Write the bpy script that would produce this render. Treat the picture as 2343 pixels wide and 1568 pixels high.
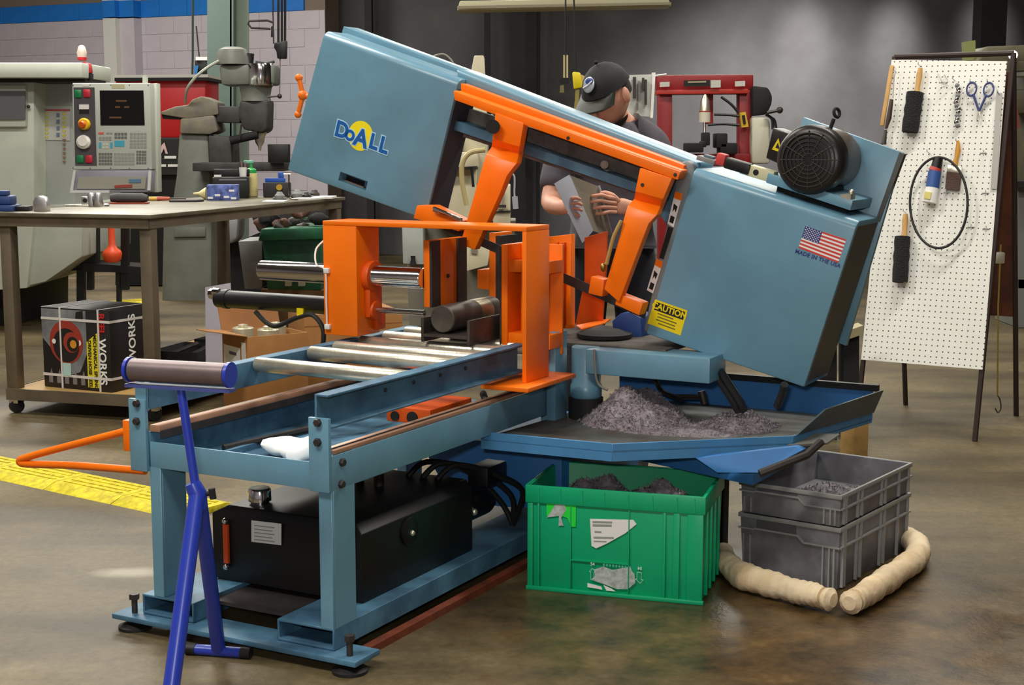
import bpy, bmesh, math, random
from mathutils import Vector, Matrix, Euler
random.seed(7)
for o in list(bpy.data.objects): bpy.data.objects.remove(o)
SC = bpy.context.scene
COL = SC.collection
R = math.radians
# ---------------------------------------------------------------- camera
FPX, CX, CY, EYE = 3336.0, 1171.5, 784.0, 1.3
PITCH = math.atan((CY - 325) / FPX)
cam = bpy.data.objects.new('camera', bpy.data.cameras.new('camera'))
COL.objects.link(cam)
cam.location = (0, 0, EYE)
cam.rotation_euler = (math.pi / 2 - PITCH, 0, 0)
cam.data.sensor_width = 36
cam.data.lens = 36 * FPX / 2343
cam.data.clip_end = 200
SC.camera = cam
# ---------------------------------------------------------------- view and world
vs = SC.view_settings
vs.view_transform = 'Standard'; vs.look = 'None'; vs.gamma = 1; vs.use_curve_mapping = False
vs.exposure = 0.35
cy = SC.cycles; cy.max_bounces = 4; cy.diffuse_bounces = 3; cy.glossy_bounces = 2; cy.transmission_bounces = 4; cy.use_adaptive_sampling = True; cy.adaptive_threshold = .05; cy.caustics_reflective = False; cy.caustics_refractive = False
world = bpy.data.worlds.new('shop_ambient'); SC.world = world; world.use_nodes = True
world.node_tree.nodes['Background'].inputs[0].default_value = (0.9, 0.95, 1.0, 1)
world.node_tree.nodes['Background'].inputs[1].default_value = 0.12
# ---------------------------------------------------------------- shop lamps and added fill lights
def area(name, loc, sx, sy, power, col=(1, .96, .88), aim=None):
    l = bpy.data.lights.new(name, 'AREA'); l.shape = 'RECTANGLE'; l.size = sx; l.size_y = sy; l.energy = power; l.color = col
    o = bpy.data.objects.new(name, l); o.location = loc; COL.objects.link(o)
    if aim is not None:
        o.rotation_euler = (Vector(aim) - Vector(loc)).to_track_quat('-Z', 'Y').to_euler()
    return o
def spot(name, loc, aim, power, ang, blend=1.0, col=(1, .97, .92), rad=.15):
    l = bpy.data.lights.new(name, 'SPOT'); l.energy = power; l.spot_size = R(ang); l.spot_blend = blend; l.color = col; l.shadow_soft_size = rad
    o = bpy.data.objects.new(name, l); o.location = loc; COL.objects.link(o)
    o.rotation_euler = (Vector(aim) - Vector(loc)).to_track_quat('-Z', 'Y').to_euler()
    return o
for (x, y, p) in [(-2.4, 1.6, 150), (.6, .6, 60), (-2.4, 5.4, 120), (2.2, 5.4, 110), (-2.6, 9.4, 140), (2.4, 9.0, 90), (-4.6, 13.4, 190)]:
    area('ceiling_lamp', (x, y, 4.6), 2.4, .35, p)
area('camera_flash', (-.12, -.05, 1.48), .12, .08, 24, (1, .98, .95), aim=(.1, 5, .8))
area('sheen_fill', (1.4, 14.6, 3.8), 5, 1.3, 85, (1, .98, .86), aim=(.6, 5, 1.2))  # added tilted panel, unseen; its reflection pales the saw head tops
area('sheen_fill', (-3.2, 14.2, 4.6), 2.5, .8, 60, (1, .98, .86), aim=(-1, 5, .9))  # second added panel out of view, filling from the back left
spot('wall_fill_spot', (2.9, 13.6, 3.2), (3.1, 17, .8), 850, 76, 1.0)  # added unseen spot; lightens the lower charcoal wall, fading upwards
for (x, z, p) in [(3.33, 2.36, 420), (4.38, 2.36, 420), (5.42, 2.4, 300)]:
    spot('wall_pool_spot', (x, 15.6, 4.3), (x, 17, z), p, 20, 1.0)  # added unseen spots, each throwing one soft pool on the wall
# ---------------------------------------------------------------- pixel <-> place helpers (a ray through the photograph, met at a real plane)
_fw = Vector((0, math.cos(PITCH), -math.sin(PITCH))); _up = Vector((0, math.sin(PITCH), math.cos(PITCH)))
def ray(x, y): return Vector((1, 0, 0)) * ((x - CX) / FPX) - _up * ((y - CY) / FPX) + _fw
def atY(x, y, Y):
    d = ray(x, y); return Vector((0, 0, EYE)) + d * (Y / d.y)
def atZ(x, y, z):
    d = ray(x, y); return Vector((0, 0, EYE)) + d * ((z - EYE) / d.z)
def onplane(x, y, p, n):
    d = ray(x, y); c = Vector((0, 0, EYE)); n = Vector(n); return c + d * ((Vector(p) - c).dot(n) / d.dot(n))
YAW = math.atan2(ray(2985, 325).x, ray(2985, 325).y)
ORG = atZ(765, 1489, .045); ORG.z = 0
_A = Vector((math.sin(YAW), math.cos(YAW), 0)); _B = Vector((math.cos(YAW), -math.sin(YAW), 0))
def _loc(p): q = p - ORG; return Vector((q.dot(_B), q.dot(_A), q.z))
def MA(x, y, a):            # saw-local point (b, a, z) on the plane a
    return _loc(onplane(x, y, ORG + _A * a, _A))
def MB(x, y, b): return _loc(onplane(x, y, ORG + _B * b, _B))
def MZ(x, y, z): return _loc(atZ(x, y, z))
def sawW(b, a, z): return ORG + _A * a + _B * b + Vector((0, 0, z))
# ---------------------------------------------------------------- materials
def lin(c):
    return tuple(((v / 255) / 12.92 if v / 255 <= .04045 else ((v / 255 + .055) / 1.055) ** 2.4) for v in c[:3]) + (1,)
MATS = {}
def mat(name, rgb, rough=.5, metal=0, var=.0, scale=8., rgb2=None, bump=0., bscale=60., spec=.5, emit=0., coat=0., detail=4, stretch=None):
    if name in MATS: return MATS[name]
    m = bpy.data.materials.new(name); m.use_nodes = True
    nt = m.node_tree; b = nt.nodes['Principled BSDF']
    b.inputs['Roughness'].default_value = rough; b.inputs['Metallic'].default_value = metal
    b.inputs['Specular IOR Level'].default_value = spec
    if coat: b.inputs['Coat Weight'].default_value = coat; b.inputs['Coat Roughness'].default_value = .3
    c = lin(rgb); b.inputs['Base Color'].default_value = c
    if var or bump or rgb2:
        tc = nt.nodes.new('ShaderNodeTexCoord'); mp = nt.nodes.new('ShaderNodeMapping')
        nt.links.new(tc.outputs['Object'], mp.inputs[0])
        if stretch: mp.inputs['Scale'].default_value = stretch
    if var or rgb2:
        n = nt.nodes.new('ShaderNodeTexNoise'); n.inputs['Scale'].default_value = scale; n.inputs['Detail'].default_value = detail; n.inputs['Roughness'].default_value = .6
        nt.links.new(mp.outputs[0], n.inputs['Vector'])
        r = nt.nodes.new('ShaderNodeValToRGB')
        r.color_ramp.elements[0].position = .35; r.color_ramp.elements[1].position = .68
        c2 = lin(rgb2) if rgb2 else tuple(v * (1 - var) for v in c[:3]) + (1,)
        r.color_ramp.elements[0].color = c2; r.color_ramp.elements[1].color = c if rgb2 else tuple(min(1, v * (1 + var * .5)) for v in c[:3]) + (1,)
        nt.links.new(n.outputs['Fac'], r.inputs[0]); nt.links.new(r.outputs[0], b.inputs['Base Color'])
    if bump:
        n2 = nt.nodes.new('ShaderNodeTexNoise'); n2.inputs['Scale'].default_value = bscale; n2.inputs['Detail'].default_value = 3
        nt.links.new(mp.outputs[0], n2.inputs['Vector'])
        bp = nt.nodes.new('ShaderNodeBump'); bp.inputs['Strength'].default_value = bump; bp.inputs['Distance'].default_value = .01
        nt.links.new(n2.outputs['Fac'], bp.inputs['Height']); nt.links.new(bp.outputs[0], b.inputs['Normal'])
    if emit:
        b.inputs['Emission Color'].default_value = c; b.inputs['Emission Strength'].default_value = emit
    MATS[name] = m
    return m
BLUE = mat('blue_paint', (103, 148, 170), .38, var=.10, scale=6, coat=.45)
BLUE_DIRTY = mat('blue_paint_dirty', (84, 130, 156), .5, rgb2=(56, 90, 116), scale=9)
BLUE_DEEP = mat('blue_paint_base', (56, 122, 188), .5, var=.15, scale=5)
ORANGE = mat('orange_paint', (255, 118, 4), .4, var=.08, scale=7)
ORANGE_D = mat('orange_worn', (222, 84, 4), .5, var=.2, scale=9)
STEEL = mat('galvanised_steel', (232, 226, 206), .3, .8, var=.25, scale=14, bump=.06, bscale=200)
CHROME = mat('chrome', (215, 212, 210), .12, 1)
DARKSTEEL = mat('dark_steel', (74, 68, 66), .5, .6, var=.3, scale=12)
RAWSTEEL = mat('mill_steel', (104, 98, 92), .48, .7, rgb2=(70, 64, 60), scale=10)
BLACK = mat('black_paint', (15, 14, 15), .45)
BLACKM = mat('black_matt', (20, 19, 20), .8)
RUBBER = mat('black_rubber', (24, 23, 24), .55)
WHITE = mat('white_plastic', (228, 226, 220), .5)
PAPER = mat('white_paper', (236, 234, 230), .7)
YELLOW = mat('yellow_paint', (232, 206, 14), .5)
GREY = mat('grey_paint', (128, 130, 128), .5)
BLUEGREY = mat('blue_grey_edge', (96, 112, 124), .5, var=.1)
# ---------------------------------------------------------------- mesh builder
class G:
    def __init__(s): s.v = []; s.f = []
    def add(s, vs, fs):
        k = len(s.v); s.v += [tuple(v) for v in vs]; s.f += [tuple(i + k for i in f) for f in fs]; return s
    def box(s, x0, x1, y0, y1, z0, z1):
        return s.add([(x0, y0, z0), (x1, y0, z0), (x1, y1, z0), (x0, y1, z0), (x0, y0, z1), (x1, y0, z1), (x1, y1, z1), (x0, y1, z1)],
                     [(0, 3, 2, 1), (4, 5, 6, 7), (0, 1, 5, 4), (1, 2, 6, 5), (2, 3, 7, 6), (3, 0, 4, 7)])
    def obox(s, c, sx, sy, sz, M=None):      # oriented box about c
        M = M or Matrix.Identity(3); c = Vector(c); vs = []
        for k in (-1, 1):
            for (i, j) in ((-1, -1), (1, -1), (1, 1), (-1, 1)):
                vs.append(c + M @ Vector((i * sx / 2, j * sy / 2, k * sz / 2)))
        return s.add(vs, [(0, 3, 2, 1), (4, 5, 6, 7), (0, 1, 5, 4), (1, 2, 6, 5), (2, 3, 7, 6), (3, 0, 4, 7)])
    def prism(s, pts, d):                    # polygon in 3D, extruded by vector d
        d = Vector(d); pts = [Vector(p) for p in pts]; n = len(pts)
        vs = pts + [p + d for p in pts]
        return s.add(vs, [tuple(range(n)), tuple(range(2 * n - 1, n - 1, -1))] + [(i, i + n, (i + 1) % n + n, (i + 1) % n) for i in range(n)])
    def strip(s, secs, t):                   # (left, right) sections swept down, thickness vector t
        t = Vector(t); n = len(secs); vs = []
        for (l, r) in secs: vs += [Vector(l), Vector(r), Vector(r) + t, Vector(l) + t]
        fs = [(0, 3, 2, 1)] + [(4 * (n - 1) + i for i in range(4))]
        fs = [(0, 3, 2, 1), tuple(4 * (n - 1) + i for i in range(4))]
        for i in range(n - 1):
            k = 4 * i
            for j in range(4): fs.append((k + j, k + (j + 1) % 4, k + 4 + (j + 1) % 4, k + 4 + j))
        return s.add(vs, fs)
    def tube(s, pts, r, n=10, cap=True):
        pts = [Vector(p) for p in pts]; m = len(pts)
        rs = r if isinstance(r, (list, tuple)) else [r] * m
        t0 = (pts[1] - pts[0]).normalized()
        u = t0.cross(Vector((0, 0, 1)));
        if u.length < 1e-3: u = t0.cross(Vector((0, 1, 0)))
        u.normalize(); vs = []; fs = []
        for i, p in enumerate(pts):
            t = (pts[min(i + 1, m - 1)] - pts[max(i - 1, 0)]).normalized()
            u = (u - t * u.dot(t)).normalized(); w = t.cross(u)
            for j in range(n):
                a = 2 * math.pi * j / n; vs.append(p + (u * math.cos(a) + w * math.sin(a)) * rs[i])
        for i in range(m - 1):
            for j in range(n): fs.append((i * n + j, i * n + (j + 1) % n, (i + 1) * n + (j + 1) % n, (i + 1) * n + j))
        if cap: fs += [tuple(range(n - 1, -1, -1)), tuple(range((m - 1) * n, m * n))]
        return s.add(vs, fs)
    def cyl(s, p, q, r, r2=None, n=20): return s.tube([p, q], [r, r if r2 is None else r2], n)
    def lathe(s, prof, n=24, o=(0, 0, 0), M=None):
        M = M or Matrix.Identity(3); o = Vector(o); vs = []; fs = []; m = len(prof)
        for (r, z) in prof:
            for j in range(n):
                a = 2 * math.pi * j / n; vs.append(o + M @ Vector((r * math.cos(a), r * math.sin(a), z)))
        for i in range(m - 1):
            for j in range(n): fs.append((i * n + j, i * n + (j + 1) % n, (i + 1) * n + (j + 1) % n, (i + 1) * n + j))
        fs += [tuple(range(n - 1, -1, -1)), tuple(range((m - 1) * n, m * n))]
        return s.add(vs, fs)
    def sph(s, c, r, n=14, M=None):
        rx, ry, rz = (r, r, r) if not isinstance(r, (tuple, list)) else r
        M = M or Matrix.Identity(3); c = Vector(c); k = max(6, n // 2); vs = []; fs = []
        for i in range(k + 1):
            t = math.pi * i / k; t = min(max(t, .02), math.pi - .02)
            for j in range(n):
                a = 2 * math.pi * j / n
                vs.append(c + M @ Vector((rx * math.sin(t) * math.cos(a), ry * math.sin(t) * math.sin(a), -rz * math.cos(t))))
        for i in range(k):
            for j in range(n): fs.append((i * n + j, i * n + (j + 1) % n, (i + 1) * n + (j + 1) % n, (i + 1) * n + j))
        fs += [tuple(range(n - 1, -1, -1)), tuple(range(k * n, (k + 1) * n))]
        return s.add(vs, fs)
    def ring(s, c, r, t, M=None, n=28, k=8, arc=2 * math.pi, a0=0):
        M = M or Matrix.Identity(3); c = Vector(c); closed = arc > 6.28; m = n if closed else n + 1; vs = []; fs = []
        for i in range(m):
            a = a0 + arc * i / n
            for j in range(k):
                b = 2 * math.pi * j / k; q = r + t * math.cos(b)
                vs.append(c + M @ Vector((q * math.cos(a), q * math.sin(a), t * math.sin(b))))
        for i in range(n if closed else n):
            i2 = (i + 1) % m
            for j in range(k): fs.append((i * k + j, i2 * k + j, i2 * k + (j + 1) % k, i * k + (j + 1) % k))
        return s.add(vs, fs)
    def build(s, name, m, parent=None, bevel=0., seg=2, smooth=True, ang=40, label=None, loc=None, rot=None):
        me = bpy.data.meshes.new(name); me.from_pydata(s.v, [], s.f)
        bm = bmesh.new(); bm.from_mesh(me)
        bmesh.ops.recalc_face_normals(bm, faces=bm.faces)
        if bevel:
            es = [e for e in bm.edges if len(e.link_faces) == 2 and e.calc_face_angle(0) > R(30)]
            bmesh.ops.bevel(bm, geom=es, offset=bevel, segments=seg, profile=.5, affect='EDGES', clamp_overlap=True)
        bm.to_mesh(me); bm.free()
        if smooth:
            for p in me.polygons: p.use_smooth = True
            me.set_sharp_from_angle(angle=R(ang))
        me.materials.append(m)
        o = bpy.data.objects.new(name, me); COL.objects.link(o)
        if parent: o.parent = parent
        if loc is not None: o.location = loc
        if rot is not None: o.rotation_euler = rot
        if label: o['label'] = label
        return o
def tag(o, label, cat, group=None, kind=None):
    o['label'] = label; o['category'] = cat
    if group: o['group'] = group
    if kind: o['kind'] = kind
    return o
def struct(o, label=None):
    o['kind'] = 'structure'
    if label: o['label'] = label
    return o
def empty(name, loc=(0, 0, 0), rz=0., rot=None):
    o = bpy.data.objects.new(name, None); COL.objects.link(o); o.location = loc; o.empty_display_size = .1
    o.rotation_euler = rot if rot else (0, 0, rz)
    return o
def thing(name, label, cat, loc=(0, 0, 0), rz=0., group=None, rot=None):
    return tag(empty(name, loc, rz, rot), label, cat, group)
def cut(o, g):                               # cut the solid g out of o
    c = g.build('cutter', BLACK, smooth=False); c.parent = o.parent
    md = o.modifiers.new('b', 'BOOLEAN'); md.operation = 'DIFFERENCE'; md.object = c; md.solver = 'EXACT'
    bpy.context.view_layer.update()
    ev = o.evaluated_get(bpy.context.evaluated_depsgraph_get())
    me = bpy.data.meshes.new_from_object(ev); o.modifiers.clear(); o.data = me
    bpy.data.objects.remove(c)
    for p in me.polygons: p.use_smooth = abs(p.normal.y) < .995
    me.set_sharp_from_angle(angle=R(35))
    return o
def text(body, size, name, m, parent=None, M=None, ext=.0004, off=0., align='CENTER', label=None, spacing=1., bold=0.):
    cu = bpy.data.curves.new(name, 'FONT'); cu.body = body; cu.size = size; cu.extrude = ext; cu.offset = off + bold
    cu.align_x = align; cu.align_y = 'CENTER'; cu.space_character = spacing; cu.resolution_u = 4
    t = bpy.data.objects.new('tmp', cu); COL.objects.link(t); bpy.context.view_layer.update()
    me = bpy.data.meshes.new_from_object(t.evaluated_get(bpy.context.evaluated_depsgraph_get()))
    bpy.data.objects.remove(t)
    me.materials.clear(); me.materials.append(m); me.name = name
    o = bpy.data.objects.new(name, me); COL.objects.link(o)
    if parent: o.parent = parent
    if M is not None: o.matrix_local = M
    if label: o['label'] = label
    return o
def frameM(o, X, Y):                         # matrix with text axes X, Y at o
    X = Vector(X).normalized(); Y = Vector(Y); Y = (Y - X * Y.dot(X)).normalized(); N = X.cross(Y)
    return Matrix(((X.x, Y.x, N.x, o[0]), (X.y, Y.y, N.y, o[1]), (X.z, Y.z, N.z, o[2]), (0, 0, 0, 1)))
def axisM(d):                                # 3x3 whose Z axis is d
    return Vector(d).to_track_quat('Z', 'Y').to_matrix()
def smoothpath(pts, n=6):
    pts = [Vector(p) for p in pts]; out = []
    for i in range(len(pts) - 1):
        p0 = pts[max(i - 1, 0)]; p1 = pts[i]; p2 = pts[i + 1]; p3 = pts[min(i + 2, len(pts) - 1)]
        for k in range(n):
            t = k / n
            out.append(.5 * ((2 * p1) + (p2 - p0) * t + (2 * p0 - 5 * p1 + 4 * p2 - p3) * t * t + (3 * p1 - p0 - 3 * p2 + p3) * t ** 3))
    return out + [pts[-1]]
# ================================================================ the shop: floor, walls
def floor_material():
    m = bpy.data.materials.new('shop_concrete'); m.use_nodes = True; nt = m.node_tree; N = nt.nodes; L = nt.links; b = N['Principled BSDF']
    tc = N.new('ShaderNodeTexCoord')
    def noise(scale, detail=5, rough=.6, off=0):
        mp = N.new('ShaderNodeMapping'); mp.inputs['Location'].default_value = (off, off * .7, 0); L.new(tc.outputs['Object'], mp.inputs[0])
        n = N.new('ShaderNodeTexNoise'); n.inputs['Scale'].default_value = scale; n.inputs['Detail'].default_value = detail; n.inputs['Roughness'].default_value = rough
        L.new(mp.outputs[0], n.inputs['Vector']); return n
    def ramp(src, stops):
        r = N.new('ShaderNodeValToRGB'); e = r.color_ramp.elements
        while len(e) < len(stops): e.new(.5)
        for i, (p, c) in enumerate(stops): e[i].position = p; e[i].color = c if len(c) == 4 else lin(c)
        L.new(src, r.inputs[0]); return r
    base = ramp(noise(1.1, 8, .62).outputs['Fac'], [(.32, (78, 67, 44)), (.5, (106, 92, 62)), (.68, (130, 115, 82))])
    fine = ramp(noise(34, 6, .7, 3).outputs['Fac'], [(.35, (150, 146, 138)), (.65, (255, 255, 255))])
    mx = N.new('ShaderNodeMixRGB'); mx.blend_type = 'MULTIPLY'; mx.inputs[0].default_value = .5
    L.new(fine.outputs[0], mx.inputs[2])
    mp2 = N.new('ShaderNodeMapping'); mp2.inputs['Rotation'].default_value = (0, 0, .9); mp2.inputs['Scale'].default_value = (.5, 2.6, 1); L.new(tc.outputs['Object'], mp2.inputs[0])
    n5 = N.new('ShaderNodeTexNoise'); n5.inputs['Scale'].default_value = 1.3; n5.inputs['Detail'].default_value = 6; L.new(mp2.outputs[0], n5.inputs['Vector'])
    stk = ramp(n5.outputs['Fac'], [(.36, (150, 146, 140)), (.56, (255, 255, 255))])
    mx0 = N.new('ShaderNodeMixRGB'); mx0.blend_type = 'MULTIPLY'; mx0.inputs[0].default_value = .65
    L.new(base.outputs[0], mx0.inputs[1]); L.new(stk.outputs[0], mx0.inputs[2]); L.new(mx0.outputs[0], mx.inputs[1])
    # oily brown patch that has soaked in round the crates
    sep = N.new('ShaderNodeSeparateXYZ'); L.new(tc.outputs['Object'], sep.inputs[0])
    def blob(cx, cy, rx, ry):
        v = N.new('ShaderNodeMapping'); v.inputs['Location'].default_value = (-cx / rx, -cy / ry, 0); v.inputs['Scale'].default_value = (1 / rx, 1 / ry, 0)
        L.new(tc.outputs['Object'], v.inputs[0]); ln = N.new('ShaderNodeVectorMath'); ln.operation = 'LENGTH'; L.new(v.outputs[0], ln.inputs[0]); return ln.outputs['Value']
    n3 = noise(5, 5, .65, 9)
    def patch(cx, cy, rx, ry, edge=.35):
        ad = N.new('ShaderNodeMath'); ad.operation = 'MULTIPLY_ADD'; L.new(n3.outputs['Fac'], ad.inputs[0]); ad.inputs[1].default_value = .9; L.new(blob(cx, cy, rx, ry), ad.inputs[2])
        return ramp(ad.outputs[0], [(1.0, (1, 1, 1, 1)), (1.0, (0, 0, 0, 1))]), ad
    def mask(cx, cy, rx, ry, lo=.95, hi=1.35):
        _, ad = patch(cx, cy, rx, ry)
        mr = N.new('ShaderNodeMapRange'); mr.inputs['From Min'].default_value = lo; mr.inputs['From Max'].default_value = hi; mr.inputs['To Min'].default_value = 1; mr.inputs['To Max'].default_value = 0
        L.new(ad.outputs[0], mr.inputs['Value']); return mr.outputs[0]
    oil = mask(.72, 3.85, 1.15, .95)
    m2 = N.new('ShaderNodeMixRGB'); L.new(oil, m2.inputs[0]); L.new(mx.outputs[0], m2.inputs[1])
    oc = ramp(noise(7, 6, .7, 5).outputs['Fac'], [(.35, (46, 36, 24)), (.58, (88, 68, 40)), (.75, (116, 92, 56))])
    L.new(oc.outputs[0], m2.inputs[2])
    wh = mask(-1.16, 4.31, .15, .07, .75, 1.4)        # pale spilt patches by the saw's left foot
    m3 = N.new('ShaderNodeMixRGB'); L.new(wh, m3.inputs[0]); L.new(m2.outputs[0], m3.inputs[1]); m3.inputs[2].default_value = lin((150, 142, 122))
    L.new(m3.outputs[0], b.inputs['Base Color'])
    mr = N.new('ShaderNodeMapRange'); mr.inputs['To Min'].default_value = .55; mr.inputs['To Max'].default_value = .28; L.new(oil, mr.inputs['Value']); L.new(mr.outputs[0], b.inputs['Roughness'])
    bp = N.new('ShaderNodeBump'); bp.inputs['Strength'].default_value = .12; bp.inputs['Distance'].default_value = .01; L.new(noise(60, 4).outputs['Fac'], bp.inputs['Height']); L.new(bp.outputs[0], b.inputs['Normal'])
    return m
struct(G().box(-11, 11, -4, 20, -.1, 0).build('floor', floor_material(), smooth=False), 'stained olive brown concrete shop floor')
WHITEWALL = mat('white_block_paint', (196, 188, 196), .7, var=.06, scale=3)
DARKWALL = mat('charcoal_wall', (100, 100, 101), .75, rgb2=(84, 82, 85), scale=1.2)
TANWALL = mat('brown_upper_wall', (120, 108, 96), .8)
BLUESTRIPE = mat('blue_stripe_paint', (20, 116, 204), .6, var=.1)
# white block wall, built of separate blocks, running from far left to the dark wall
P0 = atY(0, 200, 18.5); P1 = atY(745, 200, 16.5); P0.z = P1.z = 0
wd = (P1 - P0).normalized(); wlen = (P1 - P0).length + 3.0; wa = math.atan2(wd.y, wd.x)
wl = struct(G().box(-3, wlen - 3, .02, .3, 0, 6).build('wall_back', TANWALL, loc=P0, rot=(0, 0, wa), smooth=False), 'brown upper part of the back wall')
BH, BW = .2, .4
blk = G().box(0, BW - .004, 0, .03, 0, BH - .004).build('block', WHITEWALL, wl, bevel=.002, seg=1)
blb = G().box(0, BW - .004, 0, .03, 0, BH - .004).build('block', BLUESTRIPE, wl, bevel=.002, seg=1)
first = {0: True, 1: True}
for row in range(3, 15):
    z = row * BH + .155
    for k in range(18):
        x = -2.1 + k * BW - (BW / 2 if row % 2 else 0)
        if x + BW > wlen - 3: continue
        s = 1 if row == 13 else 0
        if row == 14: continue
        o = (blb if s else blk)
        if first[s]: first[s] = False
        else: o = o.copy(); COL.objects.link(o); o.parent = wl
        o.location = (x, 0, z)
G().box(-3, wlen - 3, .006, .022, 0, 2.75).build('plinth', WHITEWALL, wl, smooth=False)
PIL = mat('pale_column_paint', (214, 214, 206), .6)
def wallx(px, y=200):                        # distance along the white wall seen at this column of the photo
    p = onplane(px, y, P0, Vector((-wd.y, wd.x, 0))); return (p - P0).dot(wd)
for k, (x0, x1, d, m) in enumerate([(269, 297, .22, PIL), (297, 329, .14, WHITEWALL)]):
    g = G().box(wallx(x0), wallx(x1), -d, .0, 0, 2.74).build('trim_%d' % (k + 1), m, loc=P0, rot=(0, 0, wa), smooth=False); struct(g, 'pale vertical pilaster on the white block wall')
    h = G().box(wallx(x0), wallx(x1), -d - .002, .0, 2.755, 2.945).build('stripe', BLUESTRIPE, g, smooth=False)
    h.location = (0, 0, 0)
    G().box(wallx(x0), wallx(x1), -d, .0, 2.945, 4).build('column_top', m, g, smooth=False)
dark_x0 = P1.x
struct(G().box(dark_x0 - .05, 11, 17.0, 17.3, 0, 6).build('wall_back', DARKWALL, smooth=False), 'charcoal grey back wall behind the machines')
struct(G().box(-11, -10.7, -4, 20, 0, 6).build('wall_left', WHITEWALL, smooth=False))
struct(G().box(10.7, 11, -4, 20, 0, 6).build('wall_right', DARKWALL, smooth=False))
struct(G().box(-11, 11, -4.3, -4, 0, 6).build('wall_front', WHITEWALL, smooth=False))
struct(G().box(-11, 11, -4.3, 20, 6, 6.2).build('ceiling', mat('ceiling_paint', (150, 148, 142), .8), smooth=False))
# dark steel uprights standing in front of the charcoal wall
for k, (x0, x1, Y) in enumerate([(1108, 1122, 16.6), (1166, 1202, 16.4), (1228, 1236, 16.7), (836, 852, 16.7)]):
    a = atY(x0, 200, Y); b = atY(x1, 200, Y)
    struct(G().box(a.x, b.x, Y, Y + .2, 0, 5).build('trim_%d' % (k + 3), mat('soot_steel', (34, 32, 34), .7), smooth=False), 'dark steel upright before the charcoal wall')
# ================================================================ the band saw (local axes: x across the stock, y along the stock, z up)
saw = thing('band_saw', 'large blue horizontal band saw with raised tilted saw head and orange vise', 'band saw', ORG, -YAW)
def px(pts, a, d=.002, g=None):              # polygon seen at these pixels on the plane a, with thickness d towards +a
    g = g or G(); return g.prism([MA(x, y, a) for x, y in pts], (0, d, 0))
# ---- base
mp = G().box(-.70, .09, -.04, .07, .028, .042).build('mounting_plate', BLUE_DIRTY, saw, bevel=.002)
for b in (-.65, .05):
    q = G().cyl((b, -.005, .012), (b, -.005, .085), .008, n=10).cyl((b, -.005, .08), (b, -.005, .095), .014, n=6).build('leveling_bolt', DARKSTEEL, saw)
    G().lathe([(.045, 0), (.045, .008), (.03, .014), (.012, .02)], 20, (b, -.005, 0)).build('pad', RUBBER, q)
def rect_tube(b0, b1, a0, a1, z0, z1, t, name='base_tube', m=BLUE_DIRTY):
    g = G(); vs = []; 
    for a in (a0, a1):
        for (i, (u0, u1, w0, w1)) in enumerate([(b0, b1, z0, z1), (b0 + t, b1 - t, z0 + t, z1 - t)]):
            vs += [(u0, a, w0), (u1, a, w0), (u1, a, w1), (u0, a, w1)]
    fs = []
    for j in range(4):
        k = (j + 1) % 4
        fs += [(j, k, 8 + k, 8 + j), (4 + k, 4 + j, 12 + j, 12 + k), (k, j, 4 + j, 4 + k), (8 + j, 8 + k, 12 + k, 12 + j)]
    return g.add(vs, fs).build(name, m, saw, bevel=.0012, seg=1)
rect_tube(-.626, -.45, 0, 1.9, .043, .097, .006)
rect_tube(-.176, 0, 0, 1.9, .043, .099, .006)
G().box(.001, .028, .06, 1.3, .0, .02).build('floor_skid', mat('rust_primer', (120, 52, 24), .8, var=.4, scale=20), saw)
G().box(-.45, -.176, .08, 1.9, .075, .085).build('deck_plate', DARKSTEEL, saw)
def angle_post(b0, b1, flip, a0=0., z0=.097, z1=.452):
    g = G().box(b0, b1, a0, a0 + .007, z0, z1)
    x = b1 if flip else b0
    g.box(*( (x - .006, x) if flip else (x, x + .006)), a0 + .007, a0 + .10, z0, z1)
    return g.build('post', BLUE, saw, bevel=.0015, seg=1)
angle_post(-.04, 0, True); angle_post(-.585, -.548, True); angle_post(-.04, 0, True, 1.2); angle_post(-.585, -.548, True, 1.2)
G().box(-.585, -.045, 0, .006, .449, .518).box(-.585, -.045, .006, .05, .449, .455).build('front_beam', BLUE, saw, bevel=.0015)
def bolts(parent, pts, r=.011, d=(0, -1, 0), m=DARKSTEEL, h=.01):
    for p in pts:
        p = Vector(p); d = Vector(d); G().lathe([(r, 0), (r, h * .6), (r * .8, h)], 6, p, axisM(d)).build('bolt', m, parent)
gr = G().box(-.058, 0.002, -.012, 0, .448, .633).build('corner_bracket', BLUE, saw, bevel=.0015)
bolts(gr, [MA(728, 967, -.012), MA(728, 1012, -.012)])
gl = G().box(-.64, -.583, -.012, 0, .438, .631).build('corner_bracket', BLUE, saw, bevel=.0015)
bolts(gl, [MA(314, 923, -.012), MA(314, 964, -.012)])
# channel rails: web inside, flanges outwards
r1 = G().box(-.044, -.038, -.004, 1.04, .604, .69).box(-.038, -.003, -.004, 1.04, .684, .69).box(-.038, -.003, -.004, 1.04, .604, .61).build('feed_rail', BLUE_DIRTY, saw, bevel=.0012, seg=1)
bolts(r1, [(-.038, a, .655) for a in (.3, .44, .58, .72)], .006, (1, 0, 0), h=.004)
r2 = G().box(-.586, -.579, -.004, 1.34, .604, .676).box(-.622, -.586, -.004, 1.34, .67, .676).box(-.622, -.586, -.004, 1.34, .604, .61).build('feed_rail', BLUE_DIRTY, saw, bevel=.0012, seg=1)
G().box(-.622, -.579, -.004, .002, .604, .676).build('rail_end_plate', BLUE, saw)
sp1 = G().box(-.006, 0, .0, 1.3, .449, .537).box(-.05, -.006, .0, 1.3, .449, .455).build('side_plate', BLUE, saw, bevel=.0015)
bolts(sp1, [MB(781, 1058, 0), MB(779, 1108, 0)], .011, (1, 0, 0))
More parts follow.
